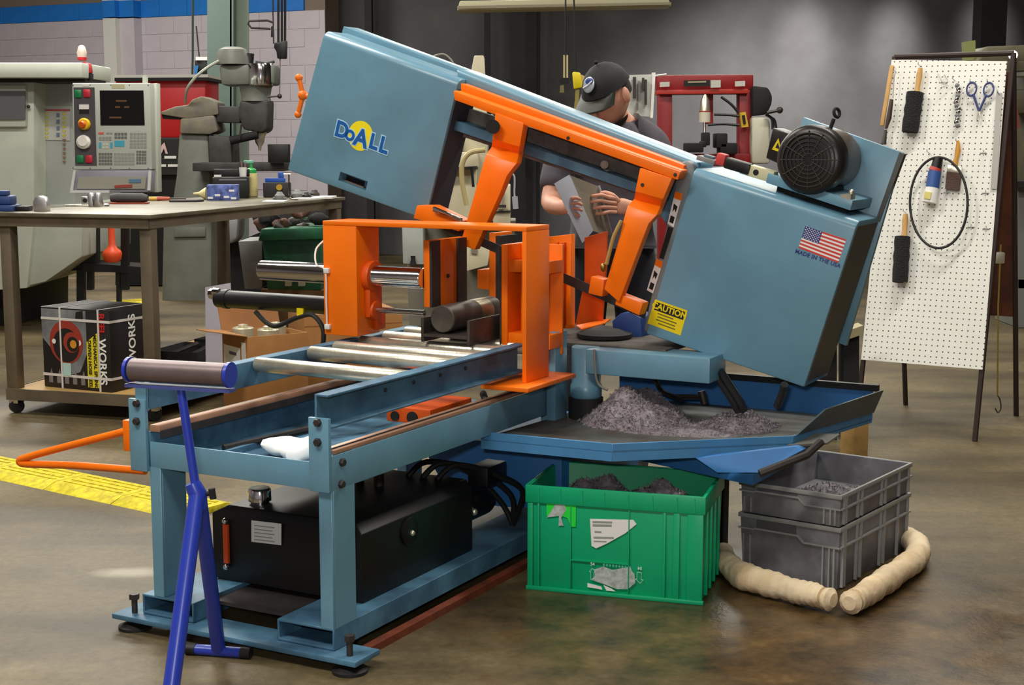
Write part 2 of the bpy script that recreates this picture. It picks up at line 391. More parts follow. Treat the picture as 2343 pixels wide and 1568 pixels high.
G().box(-.585, -.579, .0, 1.3, .449, .545).build('side_plate', BLUE_DIRTY, saw, bevel=.0015)
RUSTBAR = mat('tan_ground_bar', (186, 140, 112), .4, .3, var=.25, scale=9, stretch=(3, .4, 3))
G().box(-.045, -.004, .02, 1.2, .538, .548).build('guide_rail', RUSTBAR, saw, bevel=.001)
G().box(-.05, -.046, .02, 1.2, .538, .545).box(-.022, -.018, .02, 1.2, .548, .551).build('rail_groove', DARKSTEEL, saw)
G().box(-.579, -.545, .0, 1.2, .546, .564).build('guide_rail', RUSTBAR, saw, bevel=.001)
G().box(-.545, -.541, .0, 1.2, .53, .55).build('rail_groove', DARKSTEEL, saw)
G().box(-.579, -.05, .012, 1.25, .452, .458).build('drip_pan', BLUE_DIRTY, saw)
G().box(-.47, -.455, .08, .9, .458, .475).box(-.17, -.155, .3, 1.1, .458, .475).build('pan_rib', BLUE_DIRTY, saw)
for i, a in enumerate((.449, .709, .84, .98, 1.12, 1.25)):
    q = G().lathe([(.019, 0), (.0215, .004), (.0215, .521), (.019, .525)], 20, (-.576, a, .664), axisM((1, 0, 0))).build('roller', STEEL, saw)
    G().cyl((-.579, a, .664), (-.04, a, .664), .008, n=10).build('axle', DARKSTEEL, q)
# ---- feed carriage and its vise
ca = G().box(-.27, -.12, .66, .9, .49, .535).build('feed_carriage', ORANGE_D, saw, bevel=.003)
for (b_, r_) in ((-.24, .014), (-.18, .018)): G().cyl((b_, .655, .508), (b_, .665, .508), r_).build('port', BLACKM, ca)
for (pts, r) in [([(-.5, .2, .47), (-.42, .4, .485), (-.34, .62, .5), (-.36, .9, .5)], .011), ([(-.12, .35, .47), (-.16, .6, .48), (-.12, .95, .485), (-.25, 1.2, .49)], .012), ([(-.2, .3, .468), (-.22, .6, .475), (-.15, 1.0, .48)], .009)]:
    G().tube(smoothpath(pts), r, 8).build('hydraulic_hose', RUBBER, saw)
G().box(-.048, .108, .83, 1.15, .578, .591).build('vise_foot', ORANGE, saw, bevel=.002)
G().box(.046, .06, .91, 1.06, .591, 1.04).build('vise_post', ORANGE, saw, bevel=.002)
G().box(-.667, .06, .91, 1.06, 1.04, 1.054).build('vise_bridge', ORANGE, saw, bevel=.002)
vc = G().box(-.667, -.54, .91, 1.04, .692, 1.04).build('vise_column', ORANGE, saw, bevel=.003)
G().tube(smoothpath([(-.70, .97, .99), (-.715, .94, .96), (-.69, .905, .915), (-.655, .904, .895), (-.653, .904, .8), (-.652, .904, .72)]), .003, 6).build('air_line', WHITE, saw)
for z in (.897, .718): G().obox((-.65, .905, z), .02, .012, .016).build('clamp', WHITE, vc, bevel=.002)
G().cyl((-.54, .98, .878), (-.515, .98, .878), .05).obox((-.528, .985, .80), .02, .07, .1).cyl((-.54, .98, .77), (-.51, .98, .77), .03).obox((-.53, 1.02, .73), .016, .05, .05).build('cylinder_flange', ORANGE_D, saw, bevel=.002)
G().lathe([(.028, 0), (.033, .005), (.033, .626), (.03, .63)], 28, (-.968, .98, .88), axisM((1, 0, 0))).build('vise_ram', CHROME, saw)
G().cyl((-.54, .98, .772), (-.335, .98, .772), .0095).build('guide_rod', CHROME, saw)
hc = G().lathe([(.02, 0), (.03, .004), (.03, .03), (.033, .032), (.033, .05), (.03, .052), (.03, .455), (.034, .46), (.034, .49)], 24, (-1.157, .98, .776), axisM((1, 0, 0))).build('hydraulic_cylinder', BLACK, saw)
G().cyl((-1.185, .98, .79), (-1.155, .98, .79), .018, n=8).cyl((-1.165, .97, .80), (-1.14, .97, .80), .012, n=8).build('fitting', CHROME, hc)
G().box(-.8, -.775, .944, .95, .74, .765).build('tag', YELLOW, hc)
G().tube(smoothpath([(-.98, .96, .742), (-.9, .95, .70), (-.8, .95, .735), (-.74, .95, .745), (-.70, .95, .70), (-.71, .95, .63), (-.75, .95, .6)]), .008, 8).build('hydraulic_hose', RUBBER, saw)
j = G().box(-.337, -.316, .98, 1.2, .79, .998).build('vise_jaw', ORANGE, saw, bevel=.002)
for a0, a1 in ((.982, 1.035), (1.145, 1.2)):
    G().box(-.316, -.309, a0, a1, .79, .996).build('jaw_pad', DARKSTEEL, j)
G().cyl((-.3155, 1.09, .88), (-.312, 1.09, .88), .007, n=10).build('screw', DARKSTEEL, j)
jf = G().box(-.128, -.106, 1.1, 1.24, .64, .985).box(-.106, .04, 1.19, 1.2, .64, .985).build('vise_jaw', ORANGE, saw, bevel=.002)
for z0, z1 in ((.90, .938), (.665, .71)): G().box(-.106, .04, 1.105, 1.19, z0, z1).build('rib', ORANGE, jf, bevel=.002)
G().box(-.072, -.035, 1.125, 1.19, .71, .90).build('rib', ORANGE, jf, bevel=.002)
G().box(-.134, -.128, 1.1, 1.24, .66, .98).build('jaw_pad', DARKSTEEL, jf)
# rear, fixed vise behind the blade
rj = G(); px([(1119, 533), (1134, 533), (1134, 700), (1119, 700)], 1.5, .12, rj); px([(1092, 617), (1119, 617), (1119, 664), (1092, 660)], 1.5, .08, rj)
rj = rj.build('rear_vise_jaw', ORANGE, saw, bevel=.002)
px([(1134, 540), (1146, 540), (1146, 700), (1134, 700)], 1.5, .12).build('jaw_pad', DARKSTEEL, rj)
rr = px([(1255, 542), (1307, 536), (1307, 752), (1262, 752)], 1.42, .03).build('rear_vise_jaw', ORANGE, saw, bevel=.002)
for x in (1268, 1284, 1299):
    px([(x, 556), (x + 7, 555), (x + 7, 745), (x, 745)], 1.405, .016).build('rib', ORANGE_D if x != 1299 else ORANGE, rr, bevel=.001)
px([(1337, 544), (1388, 529), (1388, 600), (1378, 738), (1316, 745), (1337, 640)], 1.62, .01).build('work_stop', ORANGE_D, saw, bevel=.002)
G().prism([MZ(1318, 748, .69), MZ(1398, 732, .69), MZ(1385, 742, .69), MZ(1330, 757, .69)], (0, 0, .006)).build('stop_flange', ORANGE, saw, bevel=.001)
# ---- saw table, swivel
G().box(0.002, .034, 1.155, 1.24, .43, .712).build('swivel_post', BLUE, saw, bevel=.004)
sw = G().lathe([(.046, .50), (.05, .505), (.05, .54), (.046, .545), (.046, .66), (.042, .664)], 28, (.095, 1.25, 0)).build('swivel_bearing', BLUE, saw)
G().lathe([(.055, .42), (.055, .50)], 24, (.095, 1.25, 0)).build('pivot_pin', BLACKM, saw)
G().box(.12, .53, 1.19, 1.33, .585, .662).build('swivel_arm', BLUE, saw, bevel=.004)
TABLE_TOP = mat('dirty_cast_iron', (92, 86, 78), .7, .2, rgb2=(60, 56, 54), scale=16)
G().box(-.56, .36, 1.26, 1.72, .655, .668).build('saw_table', TABLE_TOP, saw, bevel=.002)
G().lathe([(.085, 0), (.09, .004), (.09, .016), (.07, .02), (.05, .028)], 28, (.08, 1.42, .668)).build('turntable', BLACKM, saw)
G().prism([MA(1400, 735, 1.5), MA(1420, 717, 1.5), MA(1445, 714, 1.5), MA(1466, 728, 1.5), MA(1470, 785, 1.5), MA(1404, 785, 1.5)], (0, .1, 0)).build('hinge_cover', mat('navy_paint', (36, 68, 130), .5), saw, bevel=.004)
# ---- sump and chip tray
TZ = .455
T1 = MZ(1100, 988, TZ); T2 = MZ(1401, 1016, TZ); T3 = MZ(1815, 998, TZ)
T4 = Vector((.90, 1.66, TZ)); T5 = Vector((.03, 1.66, TZ)); T6 = Vector((.005, 1.2, TZ))
tr = G()
ring = [T1, T2, T3, T4, T5, T6]
fl = [Vector((p.x, p.y, TZ - .022)) for p in ring]
tr.prism(fl, (0, 0, -.004))
for i in range(3):
    p, q = ring[i], ring[(i + 1) % 6]
    d = (q - p); n = Vector((-d.y, d.x, 0)).normalized() * .006
    h = .052 if i < 2 else .034
    tr.add([p, q, q + n, p + n, p - Vector((0, 0, h)), q - Vector((0, 0, h)), q + n - Vector((0, 0, h)), p + n - Vector((0, 0, h))], [(0, 1, 2, 3), (4, 7, 6, 5), (0, 4, 5, 1), (3, 2, 6, 7), (1, 5, 6, 2), (0, 3, 7, 4)])
tr = tr.build('chip_tray', mat('tray_blue', (74, 134, 182), .45, var=.12), saw, bevel=.001, seg=1)
G().prism([Vector((p.x, p.y, TZ - .0218)) for p in ring], (0, 0, .0012)).build('tray_floor', mat('grimy_tray_floor', (104, 110, 108), .6, .1, rgb2=(84, 78, 70), scale=11), tr)
G().box(.03, .90, 1.655, 1.663, .43, .53).build('tray_back', BLUE_DEEP, tr)
G().box(.03, .92, 1.64, 1.66, .525, .545).build('tray_seal', BLACK, tr)
sd = T4 - T3
lipo = Vector((sd.y, -sd.x, 0)).normalized()
G().prism([T3 + Vector((0, .02, 0)), T4 + Vector((0, 0, 0)), T4 + Vector((0, 0, .075)) + lipo * .03, T3 + sd * .25 + Vector((0, 0, .065)) + lipo * .03], lipo * .006).build('tray_side', mat('smoky_blue', (70, 84, 92), .5, var=.2), tr)
SPOUT = mat('bare_tray_metal', (140, 142, 134), .5, .4, var=.3)
G().prism([T3 + Vector((-.01, -.02, -.03)), T3 + Vector((.075, .09, -.035)), T3 + sd * .3 + Vector((.06, .02, -.02)), T3 + sd * .2 + Vector((-.03, 0, -.015))], (0, 0, .006)).build('tray_spout', SPOUT, tr)
G().prism([MA(1640, 1082, .98), MA(1738, 1082, .98), MA(1838, 1030, 1.1), MA(1820, 1022, 1.1), MA(1700, 1036, .98), MA(1590, 1048, .98)], (0, .03, 0)).build('tray_bracket', BLUE_DEEP, tr, bevel=.002)
G().tube([MA(1738, 1084, .97), MA(1845, 1042, 1.05), MA(1878, 1012, 1.12)], .012, 8).build('tray_brace', DARKSTEEL, tr)
G().prism([MA(975, 1040, 1.08), MA(1010, 1105, 1.08), MA(1080, 1150, 1.08), MA(1140, 1160, 1.08), MA(1285, 1168, 1.08), MA(1285, 1030, 1.08), MA(1180, 1020, 1.08), MA(1090, 1008, 1.08), MA(1000, 1012, 1.08)], (0, .6, 0)).build('sump', BLUE_DEEP, saw, bevel=.006)
G().prism([(.02, 1.3, .40), (.72, 1.05, .40), (.74, 1.55, .40), (.02, 1.6, .40)], (0, 0, -.075)).build('sump_extension', BLUE_DEEP, saw, bevel=.004)
for (b, a) in ((.42, 1.5),):
    G().box(b, b + .05, a, a + .05, 0, .42).build('leg', BLACKM, saw)
for pts in ([(1648, 848), (1668, 880), (1690, 915), (1702, 940)], [(1632, 846), (1652, 878), (1676, 916), (1690, 942)], [(1795, 880), (1790, 900), (1778, 930)]):
    G().tube(smoothpath([MA(x, y, 1.27 + .02 * k) for k, (x, y) in enumerate(pts)], 5), .012, 10).build('conduit', mat('grey_conduit', (60, 60, 62), .3, .5), saw)
G().tube(smoothpath([MA(1500, 870, 1.45), MA(1512, 893, 1.44), MA(1535, 905, 1.4), MA(1560, 915, 1.38)]), .008, 8).build('hose', RUBBER, saw)
G().tube([MA(1545, 908, 1.42), MA(1610, 908, 1.42)], .008, 8).cyl(MA(1605, 895, 1.42), MA(1612, 925, 1.42), .012).build('drain_pipe', DARKSTEEL, saw)
G().tube(smoothpath([MA(1360, 800, 1.18), MA(1362, 850, 1.17), MA(1370, 880, 1.17), MA(1390, 893, 1.17)]), .004, 6).build('coolant_line', mat('grimy_hose', (110, 108, 98), .6), saw)
# ---- hydraulic unit
tk = G().prism([(-.548, .20, .10), (-.05, .20, .10), (-.05, .20, .285), (-.08, .215, .31), (-.50, .215, .31), (-.548, .20, .285)], (0, .58, 0)).build('hydraulic_tank', BLACK, saw, bevel=.004)
G().lathe([(.026, 0), (.026, .008), (.032, .01), (.032, .04), (.028, .046)], 16, (-.435, .27, .308)).build('filler_cap', CHROME, tk)
G().prism([MA(575, 1191, .197), MA(643, 1199, .197), MA(643, 1248, .197), MA(575, 1240, .197)], (0, .002, 0)).build('data_plate', PAPER, tk)
for k in range(5):
    G().prism([MA(582, 1202 + 8 * k, .1965), MA(628 - 5 * (k % 2), 1207 + 8 * k, .1965), MA(628 - 5 * (k % 2), 1209 + 8 * k, .1965), MA(582, 1204 + 8 * k, .1965)], (0, .0006, 0)).build('print', mat('grey_print', (150, 150, 150), .8), tk)
G().box(-.502, -.486, .188, .199, .15, .26).build('sight_glass', mat('orange_fluid', (226, 84, 30), .25, emit=.0), tk, bevel=.002)
for z in (.27, .14): G().sph((-.494, .19, z), .009).build('gauge_screw', CHROME, tk)
cc = MB(935, 1215, -.049)
co = G().lathe([(.04, 0), (.04, .006), (.034, .01)], 28, cc, axisM((1, 0, 0))).build('cleanout_cover', BLACK, tk)
G().sph(cc + Vector((.012, .0, -.005)), .008).build('knob', STEEL, co)
hm = G().lathe([(.03, 0), (.052, .006), (.056, .02), (.056, .17), (.05, .18), (.02, .185)], 28, MA(1035, 1165, .84), axisM((0, 1, 0))).build('pump_motor', BLACK, saw)
G().box(-.12, -.05, .87, .99, .27, .33).build('terminal_box', BLACK, hm, bevel=.005)
for p_ in (MA(1075, 1165, .84), MA(1085, 1172, .86)): G().sph(p_, .011).build('fitting', STEEL, hm)
for k in range(3):
    G().tube(smoothpath([(-.25 + .05 * k, .74, .31), (-.22 + .05 * k, .8, .345), (-.14 + .04 * k, .9, .31), (-.08 + .04 * k, 1.0, .2 + .02 * k), (-.05, 1.03, .12)]), .009, 8).build('hydraulic_hose', RUBBER, saw)
for k in range(3): G().cyl((-.4 + .07 * k, .6, .31), (-.4 + .07 * k, .6, .345), .015, n=10).build('valve', DARKSTEEL, saw)
# ---- orange pull bar on the left side
hb = G().tube(smoothpath([(-.64, 0, .545), (-.85, 0, .484), (-1.03, 0, .43), (-1.062, 0, .415), (-1.03, 0, .410), (-.85, 0, .425), (-.60, 0, .437)], 5), .0105, 10).build('pull_bar', ORANGE, saw)
G().box(-.665, -.642, -.01, .02, .487, .57).build('bar_bracket', ORANGE, saw, bevel=.002)
# ================================================================ the saw head
A0 = 1.3
def cover(pts, a, th, name, bev=.026):
    P_ = [MA(x, y, a) for x, y in pts]
    o = G().prism(P_, (0, th, 0)).build(name, BLUE, saw, smooth=False)
    bm = bmesh.new(); bm.from_mesh(o.data)
    def near(v, p): return (v.co - p).length < 1e-4
    e0 = [e for e in bm.edges if any(near(e.verts[0], p) for p in P_[:2]) and any(near(e.verts[1], p) for p in P_[:2])]
    bmesh.ops.bevel(bm, geom=e0, offset=bev, segments=6, profile=.5, affect='EDGES')
    es = [e for e in bm.edges if len(e.link_faces) == 2 and e.calc_face_angle(0) > R(35)]
    bmesh.ops.bevel(bm, geom=es, offset=.006, segments=2, profile=.5, affect='EDGES')
    bm.to_mesh(o.data); bm.free()
    for p in o.data.polygons: p.use_smooth = abs(p.normal.y) < .995
    o.data.set_sharp_from_angle(angle=R(40))
    return o
lc = cover([(742, 70), (1050, 181), (973, 503), (657, 389)], A0, .14, 'idler_wheel_cover')
cut(lc, px([(771, 393), (834, 416), (829, 438), (766, 413)], A0 - .02, .07))
px([(768, 404), (832, 428), (829, 437), (766, 413)], A0 + .03, .01).build('slot_bar', mat('tan_bar', (130, 112, 96), .6), lc)
px([(771, 393), (834, 416), (829, 438), (766, 413)], A0 + .045, .004).build('slot_back', BLACKM, lc)
tb = MA(800, 70, A0 + .17); 
G().prism([MA(786, 60, A0 + .15), MA(1100, 176, A0 + .15), MA(1080, 230, A0 + .15), MA(760, 150, A0 + .15)], (0, .09, 0)).build('cover_back_plate', BLUE, lc, bevel=.002)
# logo
LOGO_B = mat('logo_blue', (18, 92, 170), .5); LOGO_W = mat('logo_pale_outline', (176, 220, 244), .5); LOGO_Y = mat('logo_yellow', (246, 228, 20), .5)
th = -R(16.5)
Xd = Vector((math.cos(th), 0, math.sin(th))); Yd = Vector((-math.sin(th), 0, math.cos(th)))
lo = MA(826, 312, A0 - .0008)
G().lathe([(.0505, 0), (.0505, .0008)], 40, MA(825, 311, A0), axisM((0, -1, 0))).build('logo_disc', LOGO_Y, lc)
def logo(m, off, lift):
    for (ch, x, y, s) in [('D', 767 + 15, 299, .074), ('O', 800, 311, .048), ('A', 826, 318, .082), ('L', 855, 326, .070), ('L', 878, 334, .074)]:
        text(ch, s, 'logo_letter', m, lc, frameM(MA(x, y, A0 - .001 - lift), Xd, Yd), off=off)
logo(LOGO_W, .0062, .0); logo(LOGO_B, .0028, .0007)
def edge_plate(p0, p1, a0, a1, name, m, par):
    q = [MA(*p0, A0), MA(*p1, A0)]; q = [q[0].lerp(q[1], .03), q[0].lerp(q[1], .97)]
    n = Vector(((q[1] - q[0]).z, 0, -(q[1] - q[0]).x)).normalized(); n = n if n.x > 0 else -n
    return G().prism([(q[0].x, a0, q[0].z), (q[1].x, a0, q[1].z), (q[1].x, a1, q[1].z), (q[0].x, a1, q[0].z)], n * .0015).build(name, m, par)
edge_plate((1048, 195), (973, 503), A0 + .008, A0 + .132, 'inner_side_plate', mat('edge_navy', (52, 58, 72), .6), lc)  # thin navy plate over the idler cover's right side
# tension handle
h0, h1, h2 = MA(684, 178, 1.36), MA(693, 218, 1.36), MA(682, 262, 1.36)
G().tube([h0, h1, h2], .009, 10).sph(h0, .014).sph(h1, .018).sph(h2, .013).cyl(h1, h1 + Vector((.09, .01, -.02)), .010).build('tension_handle', ORANGE, saw)
# drive side
rc = cover([(1588, 384), (1964, 506), (1840, 887), (1478, 764)], A0, .24, 'drive_wheel_cover')
edge_plate((1964, 506), (1840, 887), A0 + .008, A0 + .232, 'outer_side_plate', mat('edge_grey', (84, 84, 80), .5), rc)  # thin grey plate over the drive cover's right side
px([(1556, 372), (1570, 367), (1582, 374), (1589, 392), (1490, 768), (1472, 756)], A0 + .018, .12).build('cover_flange', mat('grey_flange', (122, 128, 130), .5), saw, bevel=.008, seg=3)
bpl = px([(1838, 268), (2066, 350), (1936, 792), (1700, 700)], A0 + .26, .02).build('back_plate', BLUE, saw, bevel=.002)
px([(2058, 348), (2069, 353), (2012, 508), (2003, 505)], A0 + .252, .03).build('plate_edge', mat('edge_grey', (84, 84, 80), .5), bpl)
px([(1700, 700), (1750, 530), (1975, 545), (1905, 760)], A0 + .2, .055).build('gear_housing', BLUEGREY, saw, bevel=.01)
# beam between the covers
def beam(tl, tr_, wdt0, wdt1, a, th, name, m, bev=.004, par=None):
    (x0, y0), (x1, y1) = tl, tr_
    return px([(x0 + wdt0 * .27, y0 + wdt0), (x0, y0), (x1, y1), (x1 - wdt1 * .27, y1 + wdt1)], a, th).build(name, m, par or saw, bevel=bev, seg=3)
beam((1040, 157), (1600, 373), 34, 34, A0 + .05, .14, 'bow_beam', BLUE, .012)
px([(1030, 235), (1560, 400), (1530, 470), (1020, 300)], A0 + .11, .02).build('beam_web', mat('grimy_web', (124, 120, 116), .6, rgb2=(86, 80, 76), scale=14), saw)
px([(1031, 272), (1520, 440), (1516, 462), (1027, 294)], A0 + .04, .08).build('beam_flange', BLUE_DIRTY, saw, bevel=.003)
px([(1037, 208), (1557, 393), (1550, 412), (1040, 229)], A0 - .06, .012).build('guide_beam_face', ORANGE, saw, bevel=.002)
px([(1038, 206), (1560, 390), (1550, 412), (1041, 229)], A0 - .045, .055).build('guide_beam', ORANGE, saw, bevel=.004)
px([(1054, 190), (1566, 378), (1560, 396), (1054, 210)], A0 + .0, .045).build('beam_strip', ORANGE, saw, bevel=.003)
for x, y in ((1300, 316), (1545, 400)): bolts(saw, [MA(x, y, A0 - .06)], .006, m=DARKSTEEL, h=.004)
def arm(secs, name):
    g = G().strip([(MA(x0, y0, a), MA(x1, y1, a)) for (x0, y0, x1, y1, a) in secs], (0, .035, 0)); return g.build(name, ORANGE, saw, bevel=.003, ang=25)
a1 = arm([(1133, 258, 1198, 282, 1.235), (1126, 318, 1189, 336, 1.235), (1124, 336, 1187, 350, 1.27), (1112, 352, 1182, 374, 1.225), (1104, 378, 1160, 402, 1.21), (1092, 420, 1145, 440, 1.21), (1052, 560, 1086, 572, 1.21)], 'blade_guide_arm')
a2 = arm([(1464, 384, 1537, 408, 1.235), (1453, 438, 1517, 456, 1.235), (1450, 455, 1512, 470, 1.27), (1436, 470, 1503, 492, 1.225), (1428, 496, 1484, 512, 1.21), (1418, 540, 1470, 548, 1.21), (1382, 662, 1416, 692, 1.21)], 'blade_guide_arm')
G().cyl(MA(1128, 290, 1.235), MA(1128, 290, 1.2), .022).build('lock_knob', BLACKM, a1)
bolts(a2, [MA(1470, 423, 1.235)], .006, h=.004)
gb = px([(953, 470), (986, 470), (1058, 505), (1050, 530), (945, 500)], 1.24, .06).build('blade_guide', ORANGE, saw, bevel=.004)
px([(990, 473), (1054, 499), (1056, 508), (990, 484)], 1.225, .012).build('guide_bar', CHROME, gb, bevel=.001)
px([(1414, 672), (1471, 694), (1462, 723), (1406, 697)], 1.22, .05).build('blade_guide', ORANGE, saw, bevel=.004)
px([(1352, 632), (1382, 640), (1378, 680), (1345, 672)], 1.24, .05).build('guide_shoe', ORANGE, saw, bevel=.004)
px([(975, 488), (1480, 708), (1475, 730), (970, 506)], 1.285, .002).build('saw_blade', mat('blade_steel', (62, 60, 62), .5, .5), saw)
G().tube(smoothpath([MA(1422, 505, 1.2), MA(1405, 540, 1.195), MA(1394, 580, 1.195), MA(1388, 605, 1.195)]), .006, 8).build('coolant_hose', mat('tan_hose', (170, 140, 80), .5), saw)
G().sph(MA(1381, 612, 1.2), (.01, .012, .014)).build('hose_fitting', mat('brass', (150, 120, 50), .4, .8), saw)
G().cyl(MA(1383, 377, A0 + .05), MA(1383, 377, A0 + .11), .014).obox(MA(1380, 398, A0 + .09), .05, .04, .03).build('limit_switch', mat('pale_switch', (150, 152, 140), .5), saw, bevel=.003)
# flag, lettering and warning labels on the drive cover
FA = A0 - .0006
fq = [Vector(MA(x, y, FA)) for x, y in [(1843, 517), (1936.5, 548), (1917.5, 602), (1827, 567)]]
def fp(u, v): return (fq[0] * (1 - u) + fq[1] * u) * (1 - v) + (fq[3] * (1 - u) + fq[2] * u) * v
flag = G().prism([fp(0, 0), fp(1, 0), fp(1, 1), fp(0, 1)], (0, .0006, 0)).build('flag_decal', PAPER, rc, smooth=False, label='printed flag decal with stripes and stars')
RED = mat('flag_red', (206, 62, 58), .6); NAVY = mat('flag_blue', (44, 52, 120), .6)
g = G()
for k in range(0, 13, 2): g.prism([fp(0, k / 13), fp(1, k / 13), fp(1, (k + 1) / 13), fp(0, (k + 1) / 13)], (0, -.0004, 0))
g.build('flag_stripes', RED, flag, smooth=False) if False else g.build('decal_stripes', RED, rc, smooth=False)
G().prism([fp(0, 0), fp(.42, 0), fp(.42, 7 / 13), fp(0, 7 / 13)], (0, -.0008, 0)).build('decal_canton', NAVY, rc, smooth=False)
g = G()
for r in range(9):
    for c in range(6 if r % 2 == 0 else 5):
        p = fp(.035 + .07 * c + (.035 if r % 2 else 0), (r + .8) * 7 / 13 / 9.6)
        pts = []
        for q in range(10):
            t = math.pi / 2 + q * math.pi / 5; rr = .0024 if q % 2 == 0 else .001
            pts.append(p + Vector((rr * math.cos(t), -.0009, rr * math.sin(t))))
        g.prism(pts, (0, -.0003, 0))
g.build('decal_stars', PAPER, rc, smooth=False)
text('MADE IN THE USA', .0165, 'decal_lettering', NAVY, rc, frameM(MA(1871, 592, FA), fq[1] - fq[0], fq[0] - fq[3]), spacing=1.05, bold=.0004)
cq = [Vector(MA(x, y, FA)) for x, y in [(1499, 685), (1573, 711), (1557, 768), (1481, 740)]]
def cp(u, v): return (cq[0] * (1 - u) + cq[1] * u) * (1 - v) + (cq[3] * (1 - u) + cq[2] * u) * v
G().prism([cp(0, 0), cp(1, 0), cp(1, 1), cp(0, 1)], (0, .0006, 0)).build('caution_label', YELLOW, rc, smooth=False, label='yellow caution label with black header')
G().prism([cp(.06, .08), cp(.95, .08), cp(.95, .40), cp(.06, .40)], (0, -.0004, 0)).build('label_header', BLACKM, rc, smooth=False)
text('CAUTION', .026, 'label_lettering', YELLOW, rc, frameM(cp(.5, .235) + Vector((0, -.0006, 0)), cq[1] - cq[0], cq[0] - cq[3]), bold=.0008)
g = G()
for k, (u0, u1) in enumerate([(.2, .68), (.22, .8), (.2, .78), (.3, .8)]):
    v = .47 + .12 * k; g.prism([cp(u0, v), cp(u1, v), cp(u1, v + .045), cp(u0, v + .045)], (0, -.0004, 0))
g.build('label_print', mat('label_ink', (110, 96, 20), .7), rc, smooth=False)
FB = A0 + .0172
def sticker(q, tag_):
    q = [Vector(MA(x, y, FB)) for x, y in q]
    def sp(u, v): return (q[0] * (1 - u) + q[1] * u) * (1 - v) + (q[3] * (1 - u) + q[2] * u) * v
    G().prism([sp(0, 0), sp(1, 0), sp(1, 1), sp(0, 1)], (0, .0006, 0)).build('warning_label', PAPER, saw, smooth=False, label='white warning sticker with orange header')
    G().prism([sp(0, 0), sp(1, 0), sp(1, .2), sp(0, .2)], (0, -.0004, 0)).build('label_header', ORANGE, saw, smooth=False)
    G().prism([sp(.2, .35), sp(.8, .4), sp(.75, .58), sp(.45, .5), sp(.3, .62)], (0, -.0004, 0)).prism([sp(.2, .72), sp(.8, .72), sp(.8, .92), sp(.2, .92)], (0, -.0004, 0)).build('pictogram', BLACKM, saw, smooth=False)
sticker([(1545, 438), (1562, 444), (1541, 520), (1527, 512)], 0)
sticker([(1502, 592), (1517, 600), (1494, 672), (1480, 664)], 1)
px([(1529, 518), (1541, 522), (1518, 594), (1508, 590)], FB, .0005).build('black_strip', BLACKM, saw, smooth=False)
# ---- motor on its shelf
MC = MA(1850, 366, 1.31)
sh = px([(1757, 396), (1952, 459), (1945, 482), (1752, 418)], 1.335, .22).build('motor_shelf', BLUE, saw, bevel=.002)
px([(1780, 420), (1940, 475), (1925, 520), (1770, 470)], 1.40, .12).build('shelf_shade_riser', BLACKM, saw)  # shelf support, coloured black for the shade beneath the shelf
MOTOR = mat('dark_motor_paint', (46, 42, 40), .34, .4)
mo = G().lathe([(.088, .03), (.092, .06), (.092, .235), (.085, .25), (.03, .255)], 36, MC, axisM((0, 1, 0))).build('motor', mat('brown_motor_paint', (96, 84, 74), .36, .3), saw)
G().lathe([(.04, -.002), (.085, .0), (.098, .008), (.102, .02), (.102, .062), (.094, .068)], 36, MC, axisM((0, 1, 0))).build('fan_cover', MOTOR, mo)
g = G()
for k in range(6): g.ring(MC + Vector((0, -.003, 0)), .018 + .012 * k, .0025, axisM((0, 1, 0)), 32, 6)
for k in range(12):
    t = k * math.pi / 6; d = Vector((math.cos(t), 0, math.sin(t))); g.cyl(MC + d * .012 + Vector((0, -.003, 0)), MC + d * .085 + Vector((0, -.003, 0)), .002, n=6)
g.build('fan_grille', mat('grille_grey', (52, 50, 48), .5, .4), mo)
G().box(MC.x - .09, MC.x + .05, MC.y + .06, MC.y + .2, MC.z - .115, MC.z - .08).build('motor_foot', BLACKM, mo)
jb = px([(1768, 292), (1806, 306), (1788, 378), (1752, 362)], 1.38, .1).build('junction_box', MOTOR, mo, bevel=.004)
tp = [(1781, 316), (1789, 350), (1766, 342)]
px(tp, 1.3785, .001).build('warning_triangle', YELLOW, mo)
px([(1780, 326), (1784, 342), (1774, 338)], 1.378, .0006).build('triangle_mark', BLACKM, mo)
px([(1528, 404), (1560, 415), (1530, 525), (1506, 480)], A0 + .09, .05).build('bow_end_web', BLUE_DIRTY, saw)
e0 = MC + Vector((.025, .12, .085))
G().tube([e0, e0 + Vector((.012, 0, .035))], .006, 8).ring(e0 + Vector((.02, 0, .052)), .013, .005, axisM((1, -.4, .2)), 20, 6).build('eyebolt', BLACKM, mo)
G().obox(MA(1940, 452, 1.36), .03, .05, .02).sph(MA(1948, 440, 1.36), .009).build('shelf_bolt', STEEL, sh)
# ================================================================ things round the saw
# ---- round bar and the beam it lies in
def saw_thing(name, label, cat, b, a, z): return thing(name, label, cat, sawW(b, a, z), -YAW)
ib = saw_thing('steel_beam', 'short rusty steel H-beam lying on the feed rollers as a cradle', 'steel beam', -.237, .94, .687)
for s_ in (-1, 1): G().box(s_ * .082 - .005, s_ * .082 + .005, 0, .3, 0, .075).build('flange', RAWSTEEL, ib, bevel=.0015)
G().box(-.077, .077, 0, .3, .017, .026).build('web', RAWSTEEL, ib)
bar = tag(G().lathe([(.040, 0), (.043, .003), (.043, .31), (.041, .313)], 36, (0, 0, 0), axisM((0, 1, 0))).build('round_bar', mat('bar_steel', (112, 106, 98), .45, .55, rgb2=(80, 72, 64), scale=9), loc=sawW(-.262, .965, .758), rot=(0, 0, -YAW)), 'dark round steel bar clamped beside the orange vise jaw', 'steel bar')
G().lathe([(.0432, .18), (.0436, .182), (.0436, .255), (.0432, .257)], 36, (0, 0, 0), axisM((0, 1, 0))).build('bright_band', mat('bright_bar', (176, 164, 136), .35, .8), bar)
